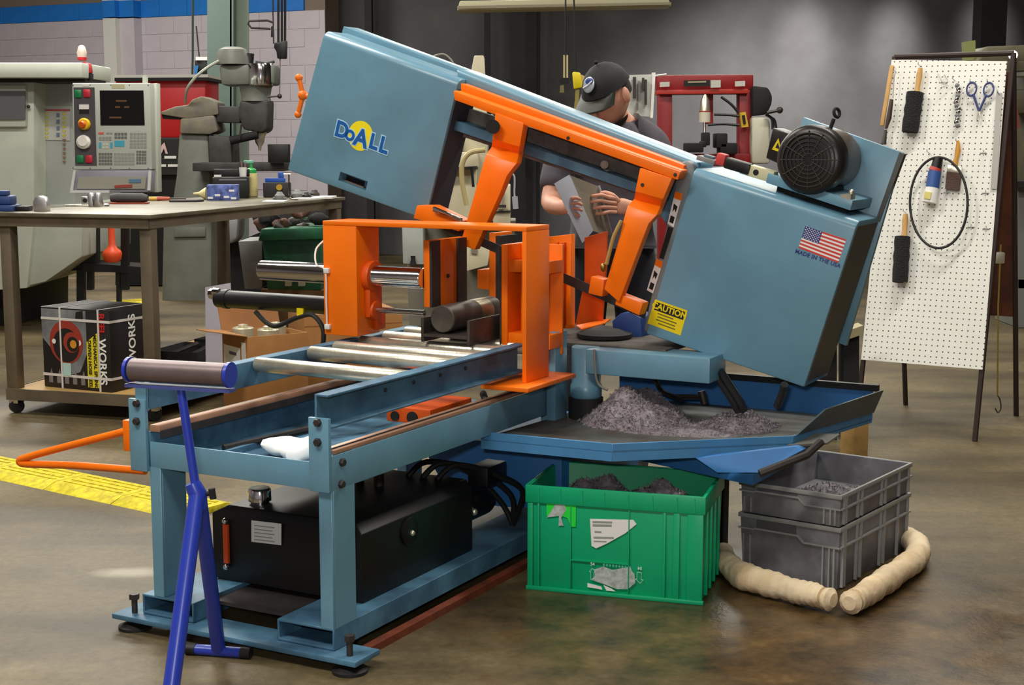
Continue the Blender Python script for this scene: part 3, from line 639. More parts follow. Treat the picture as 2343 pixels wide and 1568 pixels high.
# ---- white rag in the drip pan
def lump(name, c, r, n, amp, m, seed=0, squash=1.):
    random.seed(seed); g = G(); g.sph((0, 0, 0), r, n)
    ph = [(random.uniform(3, 9) / max(r), random.uniform(0, 6), Vector((random.uniform(-1, 1), random.uniform(-1, 1), random.uniform(-1, 1))).normalized()) for _ in range(7)]
    vs = []
    for v in g.v:
        v = Vector(v); k = sum(math.sin(f * v.dot(d) + p) for f, p, d in ph) / 7
        v = v * (1 + amp * k * 2.2); vs.append((v.x, v.y, max(v.z, -r[2] * squash)))
    g.v = vs
    return g.build(name, m, loc=c)
tag(lump('shop_rag', sawW(-.3, .27, .478), (.085, .06, .036), 28, .34, mat('white_cloth', (245, 245, 242), .9), 3, .66), 'crumpled white rag lying in the pan at the front of the saw', 'rag')
# ---- steel chips
CHIP = mat('steel_chips', (160, 150, 156), .55, .1, rgb2=(118, 108, 113), scale=40)
def chips(name, c, rx, ry, h, n, label, seed=1, rz=0, size=.009, flat=0):
    random.seed(seed); g = G()
    N_ = 26
    vs = []; fs = []
    for i in range(N_ + 1):
        for j in range(N_ + 1):
            u = i / N_ * 2 - 1; v = j / N_ * 2 - 1; d = math.hypot(u, v)
            z = h * max(0, 1 - d ** 1.6) * (1 + .35 * math.sin(5 * u + 2 + seed) * math.cos(6 * v + 1)) + random.uniform(-1, 1) * h * .07 * (d < 1)
            vs.append((u * rx, v * ry, max(z, 0)))
    for i in range(N_):
        for j in range(N_):
            q = (i * (N_ + 1) + j, (i + 1) * (N_ + 1) + j, (i + 1) * (N_ + 1) + j + 1, i * (N_ + 1) + j + 1)
            if min(math.hypot(vs[k][0] / rx, vs[k][1] / ry) for k in q) < 1: fs.append(q)
    g.add(vs, fs)
    for _ in range(n):
        t = random.uniform(0, 6.283); d = math.sqrt(random.random()) * 1.05
        u, v = d * math.cos(t), d * math.sin(t)
        z = h * max(0, 1 - d ** 1.6) * (1 + .35 * math.sin(5 * u + 2 + seed) * math.cos(6 * v + 1)) + random.uniform(0, .004)
        p = Vector((u * rx, v * ry, z)); e = Euler((random.uniform(0, 6), random.uniform(0, 6), random.uniform(0, 6))).to_matrix(); s_ = size * random.uniform(.5, 1.4)
        w = s_ * .28; pts = []
        for k in range(4):
            a_ = k * .9; q = e @ Vector((math.cos(a_) * s_ * .6, math.sin(a_) * s_ * .6, k * w * .3)); o = e @ Vector((0, 0, w))
            pts += [p + q, p + q + o]
        g.add([(q.x, q.y, max(q.z, .0005)) for q in pts], [(0, 1, 3, 2), (2, 3, 5, 4), (4, 5, 7, 6)])
    o = g.build(name, CHIP, loc=c, rot=(0, 0, rz), ang=20)
    return tag(o, label, 'metal chips', kind='stuff')
tz = TZ - .0205
q = MZ(1455, 965, tz)
chips('chip_pile', sawW(q.x, q.y, tz), .17, .15, .095, 2600, 'big heap of grey steel chips on the blue tray by the swivel', 1, -YAW + .5)
q = MZ(1690, 975, tz); chips('chip_pile', sawW(q.x, q.y, tz), .12, .12, .035, 1300, 'low heap of grey steel chips under the black conduits', 2, -YAW)
q = MZ(1560, 985, tz); chips('chip_scatter', sawW(q.x, q.y, tz), .2, .1, .006, 900, 'thin scatter of grey chips between the two heaps', 4, -YAW + .3, .006)
# ---- green crate
GREEN = mat('green_plastic', (4, 168, 112), .42, var=.08, scale=5)
gc0 = Vector((.046, 4.141, 0)); gcr = R(-17.0); GW, GD, GH = .515, .335, .312
gx = Vector((math.cos(gcr), math.sin(gcr), 0)); gy = Vector((-math.sin(gcr), math.cos(gcr), 0))
gc = thing('green_crate', 'green plastic crate of steel chips with torn white labels', 'crate', gc0, gcr)
def tray_box(W_, D_, H_, t, taper, m, parent, name='tub'):
    vs = []
    for (z, k, i) in [(0, taper, 0), (H_, 0, 0), (H_, t, 0), (t, taper + t, 0)]:
        vs += [(k, k, z), (W_ - k, k, z), (W_ - k, D_ - k, z), (k, D_ - k, z)]
    fs = [(3, 2, 1, 0)]
    for r_ in range(3):
        for j_ in range(4): fs.append((r_ * 4 + j_, r_ * 4 + (j_ + 1) % 4, r_ * 4 + 4 + (j_ + 1) % 4, r_ * 4 + 4 + j_))
    fs.append((12, 13, 14, 15))
    return G().add(vs, fs).build(name, m, parent, bevel=.002)
tray_box(GW, GD, GH, .006, .006, GREEN, gc)
rim = G()
for (x0, x1, y0, y1) in [(-.006, GW + .006, -.006, .002), (-.006, GW + .006, GD - .002, GD + .006), (-.006, .002, .002, GD - .002), (GW - .002, GW + .006, .002, GD - .002)]:
    rim.box(x0, x1, y0, y1, GH - .05, GH + .002)
rim.build('rim', GREEN, gc, bevel=.002)
for k, x in enumerate((.035, .10, .165, .23, .30, .37, .44, .49)):
    G().box(x - .0015, x + .0015, -.0075, -.005, GH - .045, GH - .004).build('rim_rib', GREEN, gc)
for (x0, x1) in ((.0, .016), (.03, .036), (.128, .131), (.300, .303), (.40, .408), (.43, .448), (.47, .515)):
    G().box(x0, x1, -.004, .006, .01, GH - .05).build('rib', GREEN, gc, bevel=.001)
G().box(.131, .300, -.0025, .006, .098, .101).build('rib', GREEN, gc)
G().box(-.004, GW + .004, -.007, .006, 0, .012).build('foot_lip', GREEN, gc, bevel=.002)
for y in (.06, .13, .2, .27): G().box(GW - .006, GW + .004, y, y + .012, .01, GH - .05).build('rib', GREEN, gc, bevel=.001)
FN = gy
def gp(x, y, lift=.0015):
    p = onplane(x, y, gc0 - gy * lift, gy) - gc0; return Vector((p.dot(gx), p.dot(gy), p.z))
def gz(X, Y): return (1180 + X / 4.238, 1030 + Y / 4.238)
def gdecal(pts, name, m, lift=.0012, th=.0006, label=None):
    return G().prism([gp(*gz(X, Y), lift) for X, Y in pts], (0, th, 0)).build(name, m, gc, smooth=False, label=label)
LG = mat('bright_green_label', (30, 222, 60), .6); SCR = mat('scraped_white', (200, 206, 200), .8, rgb2=(150, 160, 152), scale=60)
gdecal([(298, 508), (585, 525), (582, 745), (540, 745), (500, 660), (440, 640), (410, 740), (440, 640), (300, 640)], 'torn_label', LG, label='bright green torn label')
gdecal([(390, 515), (470, 520), (490, 580), (440, 660), (465, 735), (415, 735), (420, 640), (300, 655), (340, 600)], 'label_tear', SCR, .002)
gdecal([(720, 668), (1140, 678), (1172, 720), (1060, 810), (880, 910), (780, 955), (735, 930)], 'torn_label', PAPER, label='white torn shipping label')
for (a_, b_) in [((745, 690), (935, 712)), ((745, 720), (930, 745)), ((765, 785), (830, 805)), ((755, 840), (950, 862)), ((755, 880), (880, 895))]:
    gdecal([a_, (b_[0], a_[1] + 4), b_, (a_[0], b_[1] - 4)], 'label_print', mat('faded_print', (150, 156, 150), .8), .002)
gdecal([(760, 1160), (850, 1130), (940, 1165), (1110, 1130), (1130, 1180), (1150, 1200), (1160, 1290), (1090, 1350), (980, 1350), (850, 1300), (730, 1260), (770, 1220)], 'scraped_label', SCR, label='scraped off white label')
gdecal([(695, 1290), (830, 1325), (840, 1355), (695, 1330)], 'label_scrap', PAPER, .0018)
gdecal([(850, 1310), (930, 1345), (965, 1372), (880, 1365)], 'label_scrap', PAPER, .0018)
CW = mat('crate_print', (196, 226, 210), .6)
text('S4', .013, 'crate_print', CW, gc, frameM(gp(*gz(745, 1108), .0016), (1, 0, 0), (0, 0, 1)), bold=.0003)
text('S4', .013, 'crate_print', CW, gc, frameM(gp(*gz(1203, 1148), .0016), (-1, 0, 0), (0, 0, -1)), bold=.0003)
def outline(pts, w, name):
    g = G(); P_ = [gp(*gz(X, Y), .0016) for X, Y in pts]
    for i in range(len(P_)): g.tube([P_[i], P_[(i + 1) % len(P_)]], w, 4)
    return g.build(name, CW, gc, smooth=False)
outline([(712, 1180), (745, 1150), (775, 1185), (760, 1185), (760, 1255), (728, 1255), (728, 1182)], .0007, 'arrow_print')
outline([(1160, 1252), (1175, 1252), (1178, 1185), (1218, 1188), (1215, 1258), (1235, 1260), (1208, 1295)], .0007, 'arrow_print')
g = G()
random.seed(5)
for k in range(9): g.prism([gp(*gz(845 + 30 * k, 1103 + 3 * k), .0016), gp(*gz(865 + 30 * k, 1105 + 3 * k), .0016), gp(*gz(865 + 30 * k, 1128 + 3 * k), .0016), gp(*gz(845 + 30 * k, 1124 + 3 * k), .0016)], (0, .0004, 0))
g.build('worn_print', mat('worn_print', (70, 180, 140), .6), gc, smooth=False)
chips('crate_chips', gc0 + gx * .17 + gy * .17 + Vector((0, 0, .225)), .14, .13, .075, 900, 'lavender grey steel chips heaped in the left of the green crate', 8, gcr, .01)
chips('crate_chips', gc0 + gx * .36 + gy * .15 + Vector((0, 0, .225)), .13, .12, .078, 900, 'lavender grey steel chips heaped in the right of the green crate', 9, gcr, .01)
# ---- two grey nesting crates
GREYP = mat('grey_plastic', (132, 132, 136), .5, var=.12, scale=12, rgb2=(106, 102, 106))
GREYR = mat('grey_plastic_edge', (150, 150, 148), .5)
def grey_crate(label, z0, h, first):
    t = thing('grey_crate', label, 'crate', (.692, 4.308, z0), R(-36.3), 'stacked grey crates')
    W_, D_ = .322, .54
    tray_box(W_, D_, h, .005, .008 if first else .004, GREYP, t)
    for (x0, x1, y0, y1) in [(-.005, W_ + .005, -.005, .003), (-.005, W_ + .005, D_ - .003, D_ + .005), (-.005, .003, .003, D_ - .003), (W_ - .003, W_ + .005, .003, D_ - .003)]:
        G().box(x0, x1, y0, y1, h - .012, h + .001).build('rim', GREYR, t, bevel=.0015)
    zb = h - .062 if h > .12 else h - .045
    # ledge that steps round the hand-hold
    for (x0, x1, z) in [(-.003, .05, zb + .015), (.05, .19, zb + .018), (.21, W_ + .003, zb)]:
        G().box(x0, x1, -.006, .004, z, z + .005).build('ledge', GREYR, t)
    G().prism([(.19, -.006, zb + .018), (.21, -.006, zb), (.21, -.006, zb + .005), (.19, -.006, zb + .023)], (0, .008, 0)).build('ledge', GREYR, t)
    G().box(W_ - .004, W_ + .006, .0, D_, zb, zb + .005).build('ledge', GREYR, t)
    for x in (.012, .035, .27, .29, .305): G().box(x, x + .005, -.005, .004, .006, zb).build('rib', GREYR, t)
    for y in (.02, .035, .12, .15, .3, .33, .44, .52): G().box(W_ - .004, W_ + .005, y, y + .006, .006, h - .01).build('rib', GREYR, t)
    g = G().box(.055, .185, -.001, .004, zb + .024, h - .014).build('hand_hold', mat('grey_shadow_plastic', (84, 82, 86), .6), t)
    return t
grey_crate('lower grey plastic crate ringed by white absorbent socks', 0.0, .188, True)
grey_crate('upper grey plastic crate with dark chips inside, on top of another', .19, .096, False)
chips('crate_chips', (1.0, 4.45, .2), .12, .15, .03, 500, 'dark steel chips in the bottom of the upper grey crate', 11, R(-36), .008)
# ---- absorbent socks
SOCK = mat('cream_sock_cloth', (236, 218, 184), .9, rgb2=(210, 182, 142), scale=7, bump=.5, bscale=26)
def sock(pts, rs, name, label, tuft):
    P_ = smoothpath([atZ(x, y, .04) for x, y in pts], 12); n = len(P_)
    R_ = []
    for i in range(n):
        t = i / (n - 1); k = t * (len(rs) - 1); i0 = min(int(k), len(rs) - 2); r_ = rs[i0] + (rs[i0 + 1] - rs[i0]) * (k - i0)
        R_.append(r_ * (1 + .04 * math.sin(i * 1.7) + .03 * math.sin(i * .6 + 1)))
    c = P_[n // 2].copy(); c.z = 0
    g = G().tube([p - c for p in P_], R_, 22); random.seed(len(pts) + int(pts[0][0]))
    ph = [(random.uniform(30, 90), random.uniform(0, 6), Vector((random.uniform(-1, 1), random.uniform(-1, 1), random.uniform(-1, 1))).normalized()) for _ in range(6)]
    g.v = [tuple(Vector(v) + Vector((0, 0, .6)) .lerp(Vector((.5, .5, .3)), .5) * .005 * sum(math.sin(f * Vector(v).dot(d) + p) for f, p, d in ph) / 2) for v in g.v]
    g.v = [(x, y, max(z, .001)) for x, y, z in g.v]
    o = tag(g.build(name, SOCK, loc=c), label, 'absorbent sock', 'absorbent socks round the grey crates')
    a_, b_ = (P_[-1], P_[-2]) if tuft == 'end' else (P_[0], P_[1])
    d = (a_ - b_).normalized()
    G().lathe([(.012, 0), (.03, .014), (.034, .03), (.02, .042)], 14, a_ - c - d * .006, axisM(d)).build('knot', SOCK, o)
    return o
sock([(1655, 1262), (1672, 1296), (1715, 1325), (1790, 1345), (1845, 1358), (1883, 1368)], [.028, .033, .037, .038, .038, .036, .03], 'absorbent_sock', 'stained white absorbent sock in front of the grey crates, knotted end to the right', 'end')
sock([(1955, 1374), (1995, 1350), (2040, 1318), (2088, 1285), (2102, 1258), (2085, 1236), (2062, 1222)], [.03, .037, .037, .037, .035, .033, .028], 'absorbent_sock', 'white absorbent sock bent round the right side of the grey crates', 'none')
# ---- blue roller stand
SB = mat('royal_blue_paint', (38, 60, 172), .35, coat=.3)
sy = 3.34
st = thing('roller_stand', 'royal blue pipe roller stand with dull steel roller in front of the saw', 'roller stand', (atY(430, 900, sy).x, sy, 0))
so = st.location.copy()
S = lambda x, y, Y=sy: atY(x, y, Y) - so
ra, rb = S(300, 846, 3.38), S(522, 858, 3.30)
rdir = (rb - ra).normalized()
q = G().lathe([(.022, 0), (.027, .004), (.027, (rb - ra).length - .004), (.022, (rb - ra).length)], 24, ra, axisM(rdir)).build('roller', mat('dull_roller', (122, 108, 108), .42, .5, var=.2), st)
for p_, s_ in ((ra, -1), (rb, 1)): G().cyl(p_, p_ + rdir * .008 * s_, .03).build('end_plate', SB, st)
G().obox((ra + rb) / 2 + Vector((0, 0, -.036)), (rb - ra).length + .02, .03, .008, Matrix((rdir, Vector((-rdir.y, rdir.x, 0)), Vector((0, 0, 1)))).transposed()).build('cradle', mat('blue_grey_cradle', (70, 78, 140), .5), st)
sp_, sq_ = S(413, 884), S(452, 1128)
G().cyl(sp_ , sq_ + Vector((0, 0, -.02)), .0105).build('post', SB, st)
G().tube([S(440, 1105), S(452, 1130), S(456, 1165)], [.018, .022, .02], 14).build('collar', SB, st)
ff = Vector((-.776, 3.14, .02)) - so; fb = Vector((-.748, 3.575, .02)) - so
G().tube([S(452, 1125), ff], [.019, .0195], 14).build('leg', SB, st)
G().tube([S(456, 1140), fb], [.018, .0185], 14).build('leg', SB, st)
for f_ in (ff, fb):
    g = G().tube([f_ + Vector((-.075, .015, -.006)), f_ + Vector((.075, -.015, -.006))], .014, 12).build('foot_bar', SB, st)
    for s_ in (-1, 1): G().tube([f_ + Vector((s_ * .06, -s_ * .012, -.006)), f_ + Vector((s_ * .085, -s_ * .017, -.006))], .0155, 12).build('rubber_tip', RUBBER, g)
G().cyl(S(462, 1132), S(492, 1128), .006).cyl(S(484, 1118), S(488, 1142), .008).build('lock_screw', BLACKM, st)
# ---- yellow cable ramps on the floor
YR = mat('yellow_rubber', (226, 210, 30), .7, rgb2=(176, 160, 16), scale=38, detail=8)
def ramp(name, a_, b_, w, h, label, n):
    a_, b_ = Vector(a_), Vector(b_); d = (b_ - a_); L_ = d.length; rz = math.atan2(d.y, d.x)
    t = thing(name, label, 'cable ramp', (a_.x, a_.y, 0), rz, 'yellow cable ramps')
    for k in range(n):
        x0, x1 = L_ * k / n, L_ * (k + 1) / n - .004
        q = G().prism([(x0, -w / 2, 0), (x0, -w * .28, h), (x0, w * .28, h), (x0, w / 2, 0)], (x1 - x0, 0, 0)).build('segment', YR, t, bevel=.002)
        for s_ in (-.2, -.07, .07, .2): G().box(x0 + .03, x1 - .03, s_ * w - .008, s_ * w + .008, h - .001, h + .003).build('tread_bar', YR, q)
    return t
ramp('cable_ramp', (-2.95, 6.38), (-1.06, 5.03), .27, .022, 'long yellow rubber cable ramp on the floor behind the blue roller stand', 6)
ramp('cable_ramp', (-3.4, 11.45), (-2.98, 11.8), .3, .03, 'short yellow cable ramp on the far floor beyond the workbench', 2)
# ---- tools left lying on the saw head
p = MA(1622, 366, 1.4); 
def head_thing(name, label, cat, pxy, a): 
    p = MA(*pxy, a); t = thing(name, label, cat, sawW(*p), 0); t.rotation_euler = (0, R(15), -YAW); return t
t = head_thing('steel_block', 'small grey steel block lying on top of the saw head', 'steel block', (1618, 371), 1.36)
G().box(-.03, .03, -.02, .02, 0, .014).build('block', GREY, t, bevel=.002)
G().box(-.012, .02, -.012, .012, .014, .022).build('boss', BLUEGREY, t, bevel=.002)
t = head_thing('pistol_grip_tool', 'dark pistol grip tool with red end lying on the saw head', 'hand tool', (1672, 388), 1.36)
G().box(-.05, -.02, -.018, .018, .004, .04).build('red_end', mat('tool_red', (200, 60, 56), .5), t, bevel=.005)
G().box(-.02, .062, -.02, .02, 0, .034).build('body', BLACK, t, bevel=.006)
G().cyl((.062, 0, .016), (.088, 0, .014), .008).build('nozzle', STEEL, t)
t = head_thing('cream_bracket', 'cream machined bracket with round hole resting beside the motor', 'bracket', (1735, 408), 1.37)
o = G().box(-.035, .05, -.022, .022, 0, .034).build('plate', mat('cream_paint', (206, 200, 160), .5), t, bevel=.002)
G().cyl((-.005, -.0225, .017), (-.005, -.0205, .017), .009).build('hole', BLACKM, o)
G().cyl((-.06, 0, .004), (-.03, 0, .004), .006).build('screw', STEEL, t)
# ================================================================ pegboard easel
FRt, BRt, BLt = Vector((2.028, 6.272, 0)), Vector((2.414, 6.869, 0)), Vector((1.963, 7.161, 0))
FLt = FRt + BLt - BRt
top = (FRt + BRt) / 2 + Vector((0, 0, 1.69)); topL = top + FLt - FRt
es = thing('pegboard_easel', 'white pegboard A-frame easel hung with brushes and small tools', 'easel', (FRt + BLt) / 2)
eo = es.location.copy()
IRON = mat('brown_iron', (54, 40, 36), .6, .3)
for p_, q_ in ((FRt, top), (FLt, topL), (BRt, top), (BLt, topL)):
    G().tube([p_ - eo, q_ - eo], .0125, 8).build('leg', IRON, es)
G().tube([top - eo, topL - eo], .0125, 8).build('top_rail', IRON, es)
U = (FRt - FLt).normalized(); V = (top - FRt).normalized(); V = (V - U * V.dot(U)).normalized(); NB = U.cross(V)
if NB.y > 0: NB = -NB
PB = FRt + NB * .016
def BP(x, y, lift=0.): return onplane(x, y, PB + NB * lift, NB)
cor = [BP(2040, 137), BP(2304, 140), BP(2248, 846), BP(1970, 823)]
def peg_material():
    m = bpy.data.materials.new('white_pegboard'); m.use_nodes = True; nt = m.node_tree; N = nt.nodes; L = nt.links; b = N['Principled BSDF']; b.inputs['Roughness'].default_value = .55
    tc = N.new('ShaderNodeTexCoord'); vm = N.new('ShaderNodeVectorMath'); vm.operation = 'MULTIPLY'; vm.inputs[1].default_value = (1 / .0254, 1 / .0254, 0); L.new(tc.outputs['Object'], vm.inputs[0])
    fr = N.new('ShaderNodeVectorMath'); fr.operation = 'FRACTION'; L.new(vm.outputs[0], fr.inputs[0])
    sb = N.new('ShaderNodeVectorMath'); sb.operation = 'SUBTRACT'; sb.inputs[1].default_value = (.5, .5, 0); L.new(fr.outputs[0], sb.inputs[0])
    ln = N.new('ShaderNodeVectorMath'); ln.operation = 'LENGTH'; L.new(sb.outputs[0], ln.inputs[0])
    lt = N.new('ShaderNodeMath'); lt.operation = 'LESS_THAN'; lt.inputs[1].default_value = .125; L.new(ln.outputs['Value'], lt.inputs[0])
    mx = N.new('ShaderNodeMixRGB'); mx.inputs[1].default_value = lin((236, 235, 226)); mx.inputs[2].default_value = lin((60, 58, 54)); L.new(lt.outputs[0], mx.inputs[0]); L.new(mx.outputs[0], b.inputs['Base Color'])
    return m
Mb = Matrix((U, V, U.cross(V))).transposed().to_4x4()
board = G(); 
for_l = [Vector(((c - cor[3]).dot(U), (c - cor[3]).dot(V), 0)) for c in cor]
sgn = 1 if U.cross(V).dot(NB) > 0 else -1
board.prism(for_l, (0, 0, -.005 * sgn))
bo = board.build('pegboard', peg_material(), es, smooth=False); Mb.translation = cor[3] - eo; bo.matrix_local = Mb
# brown back board
V2 = (top - BRt).normalized(); N2 = U.cross(V2)
b0, b1 = BRt + V2 * .5 - U * .0, top - V2 * .08
bb = G().prism([b0 - eo, b1 - eo, b1 - U * .54 - eo, b0 - U * .54 - eo], N2 * .005).build('back_board', mat('brown_hardboard', (122, 66, 40), .7, rgb2=(74, 40, 34), scale=5), es)
G().obox(BP(2283, 590, -.05) - eo, .05, .05, .05).build('hinge_clip', STEEL, es, bevel=.006)
# tools: every one hangs by a hook at a point of the board
WOOD = mat('pale_wood', (206, 160, 96), .6, var=.15, scale=20); BRIST = mat('black_bristle', (26, 23, 24), .9, bump=.8, bscale=160)
HOOK = mat('zinc_hook', (150, 150, 146), .35, .8)
def board_thing(name, label, cat, x, y):
    return thing(name, label, cat, BP(x, y))
def hookpart(t, x, y, ln=.035):
    p_ = BP(x, y) - t.location; G().tube([p_, p_ + NB * ln, p_ + NB * ln + Vector((0, 0, .01))], .0015, 6).build('hook', HOOK, t)
def bench_brush(label, hx, hy, x1, y1, x2, y2, w):
    t = board_thing('bench_brush', label, 'brush', hx, hy); o_ = t.location
    hookpart(t, hx, hy - 4)
    a_, b_, c_ = BP(hx, hy, .03) - o_, BP(x1, y1, .03) - o_, BP(x2, y2, .03) - o_
    G().tube([a_, a_.lerp(b_, .3), a_.lerp(b_, .75), b_], [.010, .014, .011, .014], 10).build('handle', WOOD, t)
    G().obox((b_ + c_) / 2 + U * .014, .012, .016, (b_ - c_).length, Matrix((U, NB, -(c_ - b_).normalized())).transposed()).build('block', WOOD, t)
    d = (c_ - b_); n = 7; pts = [b_ + d * (k / n) - U * .008 for k in range(n + 1)]
    G().tube(pts, [w * (1 + .06 * math.sin(k * 2.6)) for k in range(n + 1)], 12).build('bristles', BRIST, t)
bench_brush('wooden handled black bench brush hanging at the top of the pegboard', 2106, 156, 2098, 212, 2086, 302, .038)
bench_brush('wooden handled black bench brush hanging low on the pegboard below the cable loop', 2072, 490, 2069, 542, 2063, 646, .035)
t = board_thing('long_scraper', 'long wooden strip with dark handled scraper at left edge of the pegboard', 'scraper', 2050, 168); o_ = t.location
hookpart(t, 2050, 165)
G().obox((BP(2041, 150, .012) + BP(2018, 288, .012)) / 2 - o_, .018, .012, (BP(2041, 150) - BP(2018, 288)).length, Matrix((U, NB, (BP(2041, 150) - BP(2018, 288)).normalized())).transposed()).build('wooden_strip', WOOD, t, bevel=.002)
G().tube([BP(2046, 170, .03) - o_, BP(2043, 225, .03) - o_], .0025, 6).build('wire', HOOK, t)
G().tube([BP(2040, 228, .03) - o_, BP(2034, 270, .03) - o_, BP(2027, 295, .03) - o_], [.009, .012, .006], 10).build('grip', mat('dark_brown_grip', (60, 44, 36), .5), t)
G().tube([BP(2026, 297, .03) - o_, BP(2021, 330, .03) - o_], [.008, .014], 8).build('blade', DARKSTEEL, t)
t = board_thing('wire_clip', 'tiny bent wire clip hanging between bench brush and bead chain', 'wire clip', 2158, 176); o_ = t.location
G().tube(smoothpath([BP(2146, 168, .002) - o_, BP(2152, 182, .02) - o_, BP(2160, 192, .03) - o_, BP(2168, 186, .02) - o_, BP(2160, 170, .002) - o_]), .0013, 6).build('wire', HOOK, t)
G().ring(BP(2158, 190, .025) - o_, .018, .0014, axisM(V), 16, 5).build('loop', HOOK, t)
t = board_thing('bead_chain', 'silver bead chain strip hanging beside the scissors', 'chain', 2185, 186); o_ = t.location
hookpart(t, 2184, 184)
random.seed(3)
for k in range(13):
    p_ = BP(2191 + 2.5 * math.sin(k), 196 + 7.6 * k, .02) - o_
    G().sph(p_ + U * random.uniform(-.003, .003), (.011, .009, .012), 8).build('bead', CHROME if k % 3 else GREY, t)
t = board_thing('scissors', 'open scissors with blue loop handles hung on the pegboard', 'scissors', 2240, 250); o_ = t.location
SBL = mat('navy_plastic', (46, 56, 110), .4)
for (lx, ly, tx, ty) in ((2223, 204, 2246, 276), (2262, 205, 2234, 278)):
    c_ = BP(lx, ly, .02) - o_; e_ = BP(2240, 255, .02) - o_; tip = BP(tx, ty, .02) - o_
    Mr = Matrix((U * .72, V, NB)).transposed(); G().ring(c_, .030, .0055, Mr, 22, 6).build('handle_loop', SBL, t)
    dn = (e_ - c_).normalized(); G().tube([c_ + dn * .026, e_], [.006, .005], 8).build('shank', SBL, t)
    G().tube([e_, tip], [.005, .0015], 6).build('blade', STEEL, t)
hookpart(t, 2224, 190); hookpart(t, 2263, 190)
t = board_thing('steel_rule', 'long grey steel rule hanging at right edge of the pegboard', 'ruler', 2286, 212); o_ = t.location
G().prism([BP(2280, 212, .006) - o_, BP(2293, 213, .006) - o_, BP(2281, 433, .006) - o_, BP(2267, 432, .006) - o_], NB * .002).build('rule', mat('grey_rule', (150, 148, 142), .4, .6), t)
hookpart(t, 2286, 216)
t = board_thing('compound_tube', 'blue and white tube of compound with black cap inside the cable loop', 'compound tube', 2138, 362); o_ = t.location
ax = [BP(2147, 362, .03) - o_, BP(2142, 384, .03) - o_, BP(2139, 392, .03) - o_, BP(2133, 430, .03) - o_, BP(2126, 464, .03) - o_]
G().tube(ax[:2], [.022, .024], 14).build('cap', BLACK, t)
G().tube([ax[1], ax[2]], [.026, .029], 14).build('red_band', mat('red_band', (180, 60, 50), .5), t)
G().tube([ax[2], ax[3]], [.029, .030], 14).build('blue_sleeve', mat('blue_sleeve', (50, 84, 150), .45), t)
G().tube([ax[3], ax[4]], [.030, .033], 14).build('white_base', PAPER, t)
G().prism([BP(2116, 438, .066) - o_, BP(2131, 440, .066) - o_, BP(2128, 456, .066) - o_, BP(2113, 454, .066) - o_], NB * -.03).build('yellow_print', mat('yellow_print', (214, 200, 120), .6), t)
hookpart(t, 2128, 352, .05)
t = board_thing('paint_brush', 'flat paint brush with wooden handle behind the cable loop', 'paint brush', 2192, 324); o_ = t.location
G().tube([BP(2192, 322, .014) - o_, BP(2192, 345, .014) - o_, BP(2188, 362, .014) - o_, BP(2184, 378, .014) - o_], [.006, .012, .008, .016], 10).build('handle', mat('amber_wood', (200, 140, 44), .5), t)
G().prism([BP(2170, 378, .008) - o_, BP(2202, 382, .008) - o_, BP(2201, 398, .008) - o_, BP(2168, 394, .008) - o_], NB * .012).build('ferrule', STEEL, t, bevel=.002)
G().prism([BP(2168, 394, .008) - o_, BP(2201, 398, .008) - o_, BP(2196, 437, .008) - o_, BP(2164, 433, .008) - o_], NB * .012).build('bristles', mat('brown_bristle', (88, 66, 58), .9, bump=.6, bscale=200), t)
hookpart(t, 2192, 326)
t = board_thing('cable_loop', 'oval loop of black cable hanging round the compound tube', 'cable', 2136, 362); o_ = t.location
pts = [BP(2148 + 66 * math.cos(k * math.pi / 20), 464 + 104 * math.sin(k * math.pi / 20), .045) - o_ for k in range(41)]
G().tube(pts, .0058, 8, cap=False).build('cable', RUBBER, t)
for k, (x, y) in enumerate([(2250, 350), (2166, 441), (2222, 520), (2256, 524), (2255, 442)]):
    t = board_thing('peg_hook', ['empty peg hook right of the paint brush', 'empty peg hook below the paint brush', 'left empty peg hook beside the cable loop', 'right empty peg hook beside the cable loop', 'empty peg hook below the steel rule'][k], 'peg hook', x, y); t['group'] = 'empty peg hooks'
    o_ = t.location
    G().tube([BP(x - 8, y, .002) - o_, BP(x + 8, y, .002) - o_], .0016, 6).build('cross_bar', HOOK, t)
    G().tube([BP(x, y - 7, .002) - o_, BP(x, y, .03) - o_, BP(x, y + 7, .03) - o_], .0016, 6).build('prong', HOOK, t)
# cord with S hook hanging beside the easel, wooden post beyond the tray
t = thing('hook_cord', 'thin cord with steel S-hook hanging from the easel back board', 'cord', atY(2290, 560, 6.62)); o_ = t.location
G().tube([Vector((0, 0, .0)), atY(2284, 700, 6.62) - o_, atY(2282, 905, 6.62) - o_], .004, 6).build('cord', mat('yellow_cord', (150, 132, 60), .7), t)
G().tube(smoothpath([atY(2282, 905, 6.62) - o_, atY(2288, 915, 6.62) - o_, atY(2290, 935, 6.62) - o_, atY(2283, 944, 6.62) - o_, atY(2277, 934, 6.62) - o_]), .003, 6).build('hook', DARKSTEEL, t)
w0 = atY(1956, 960, 5.75)
t = tag(G().box(-.035, .035, -.045, .045, 0, .24).build('timber_post', mat('raw_timber', (196, 156, 92), .7, var=.2, scale=12), loc=(w0.x, 5.75, 0), rot=(0, 0, R(25)), bevel=.003), 'pale raw timber post standing behind the chip tray', 'timber post')
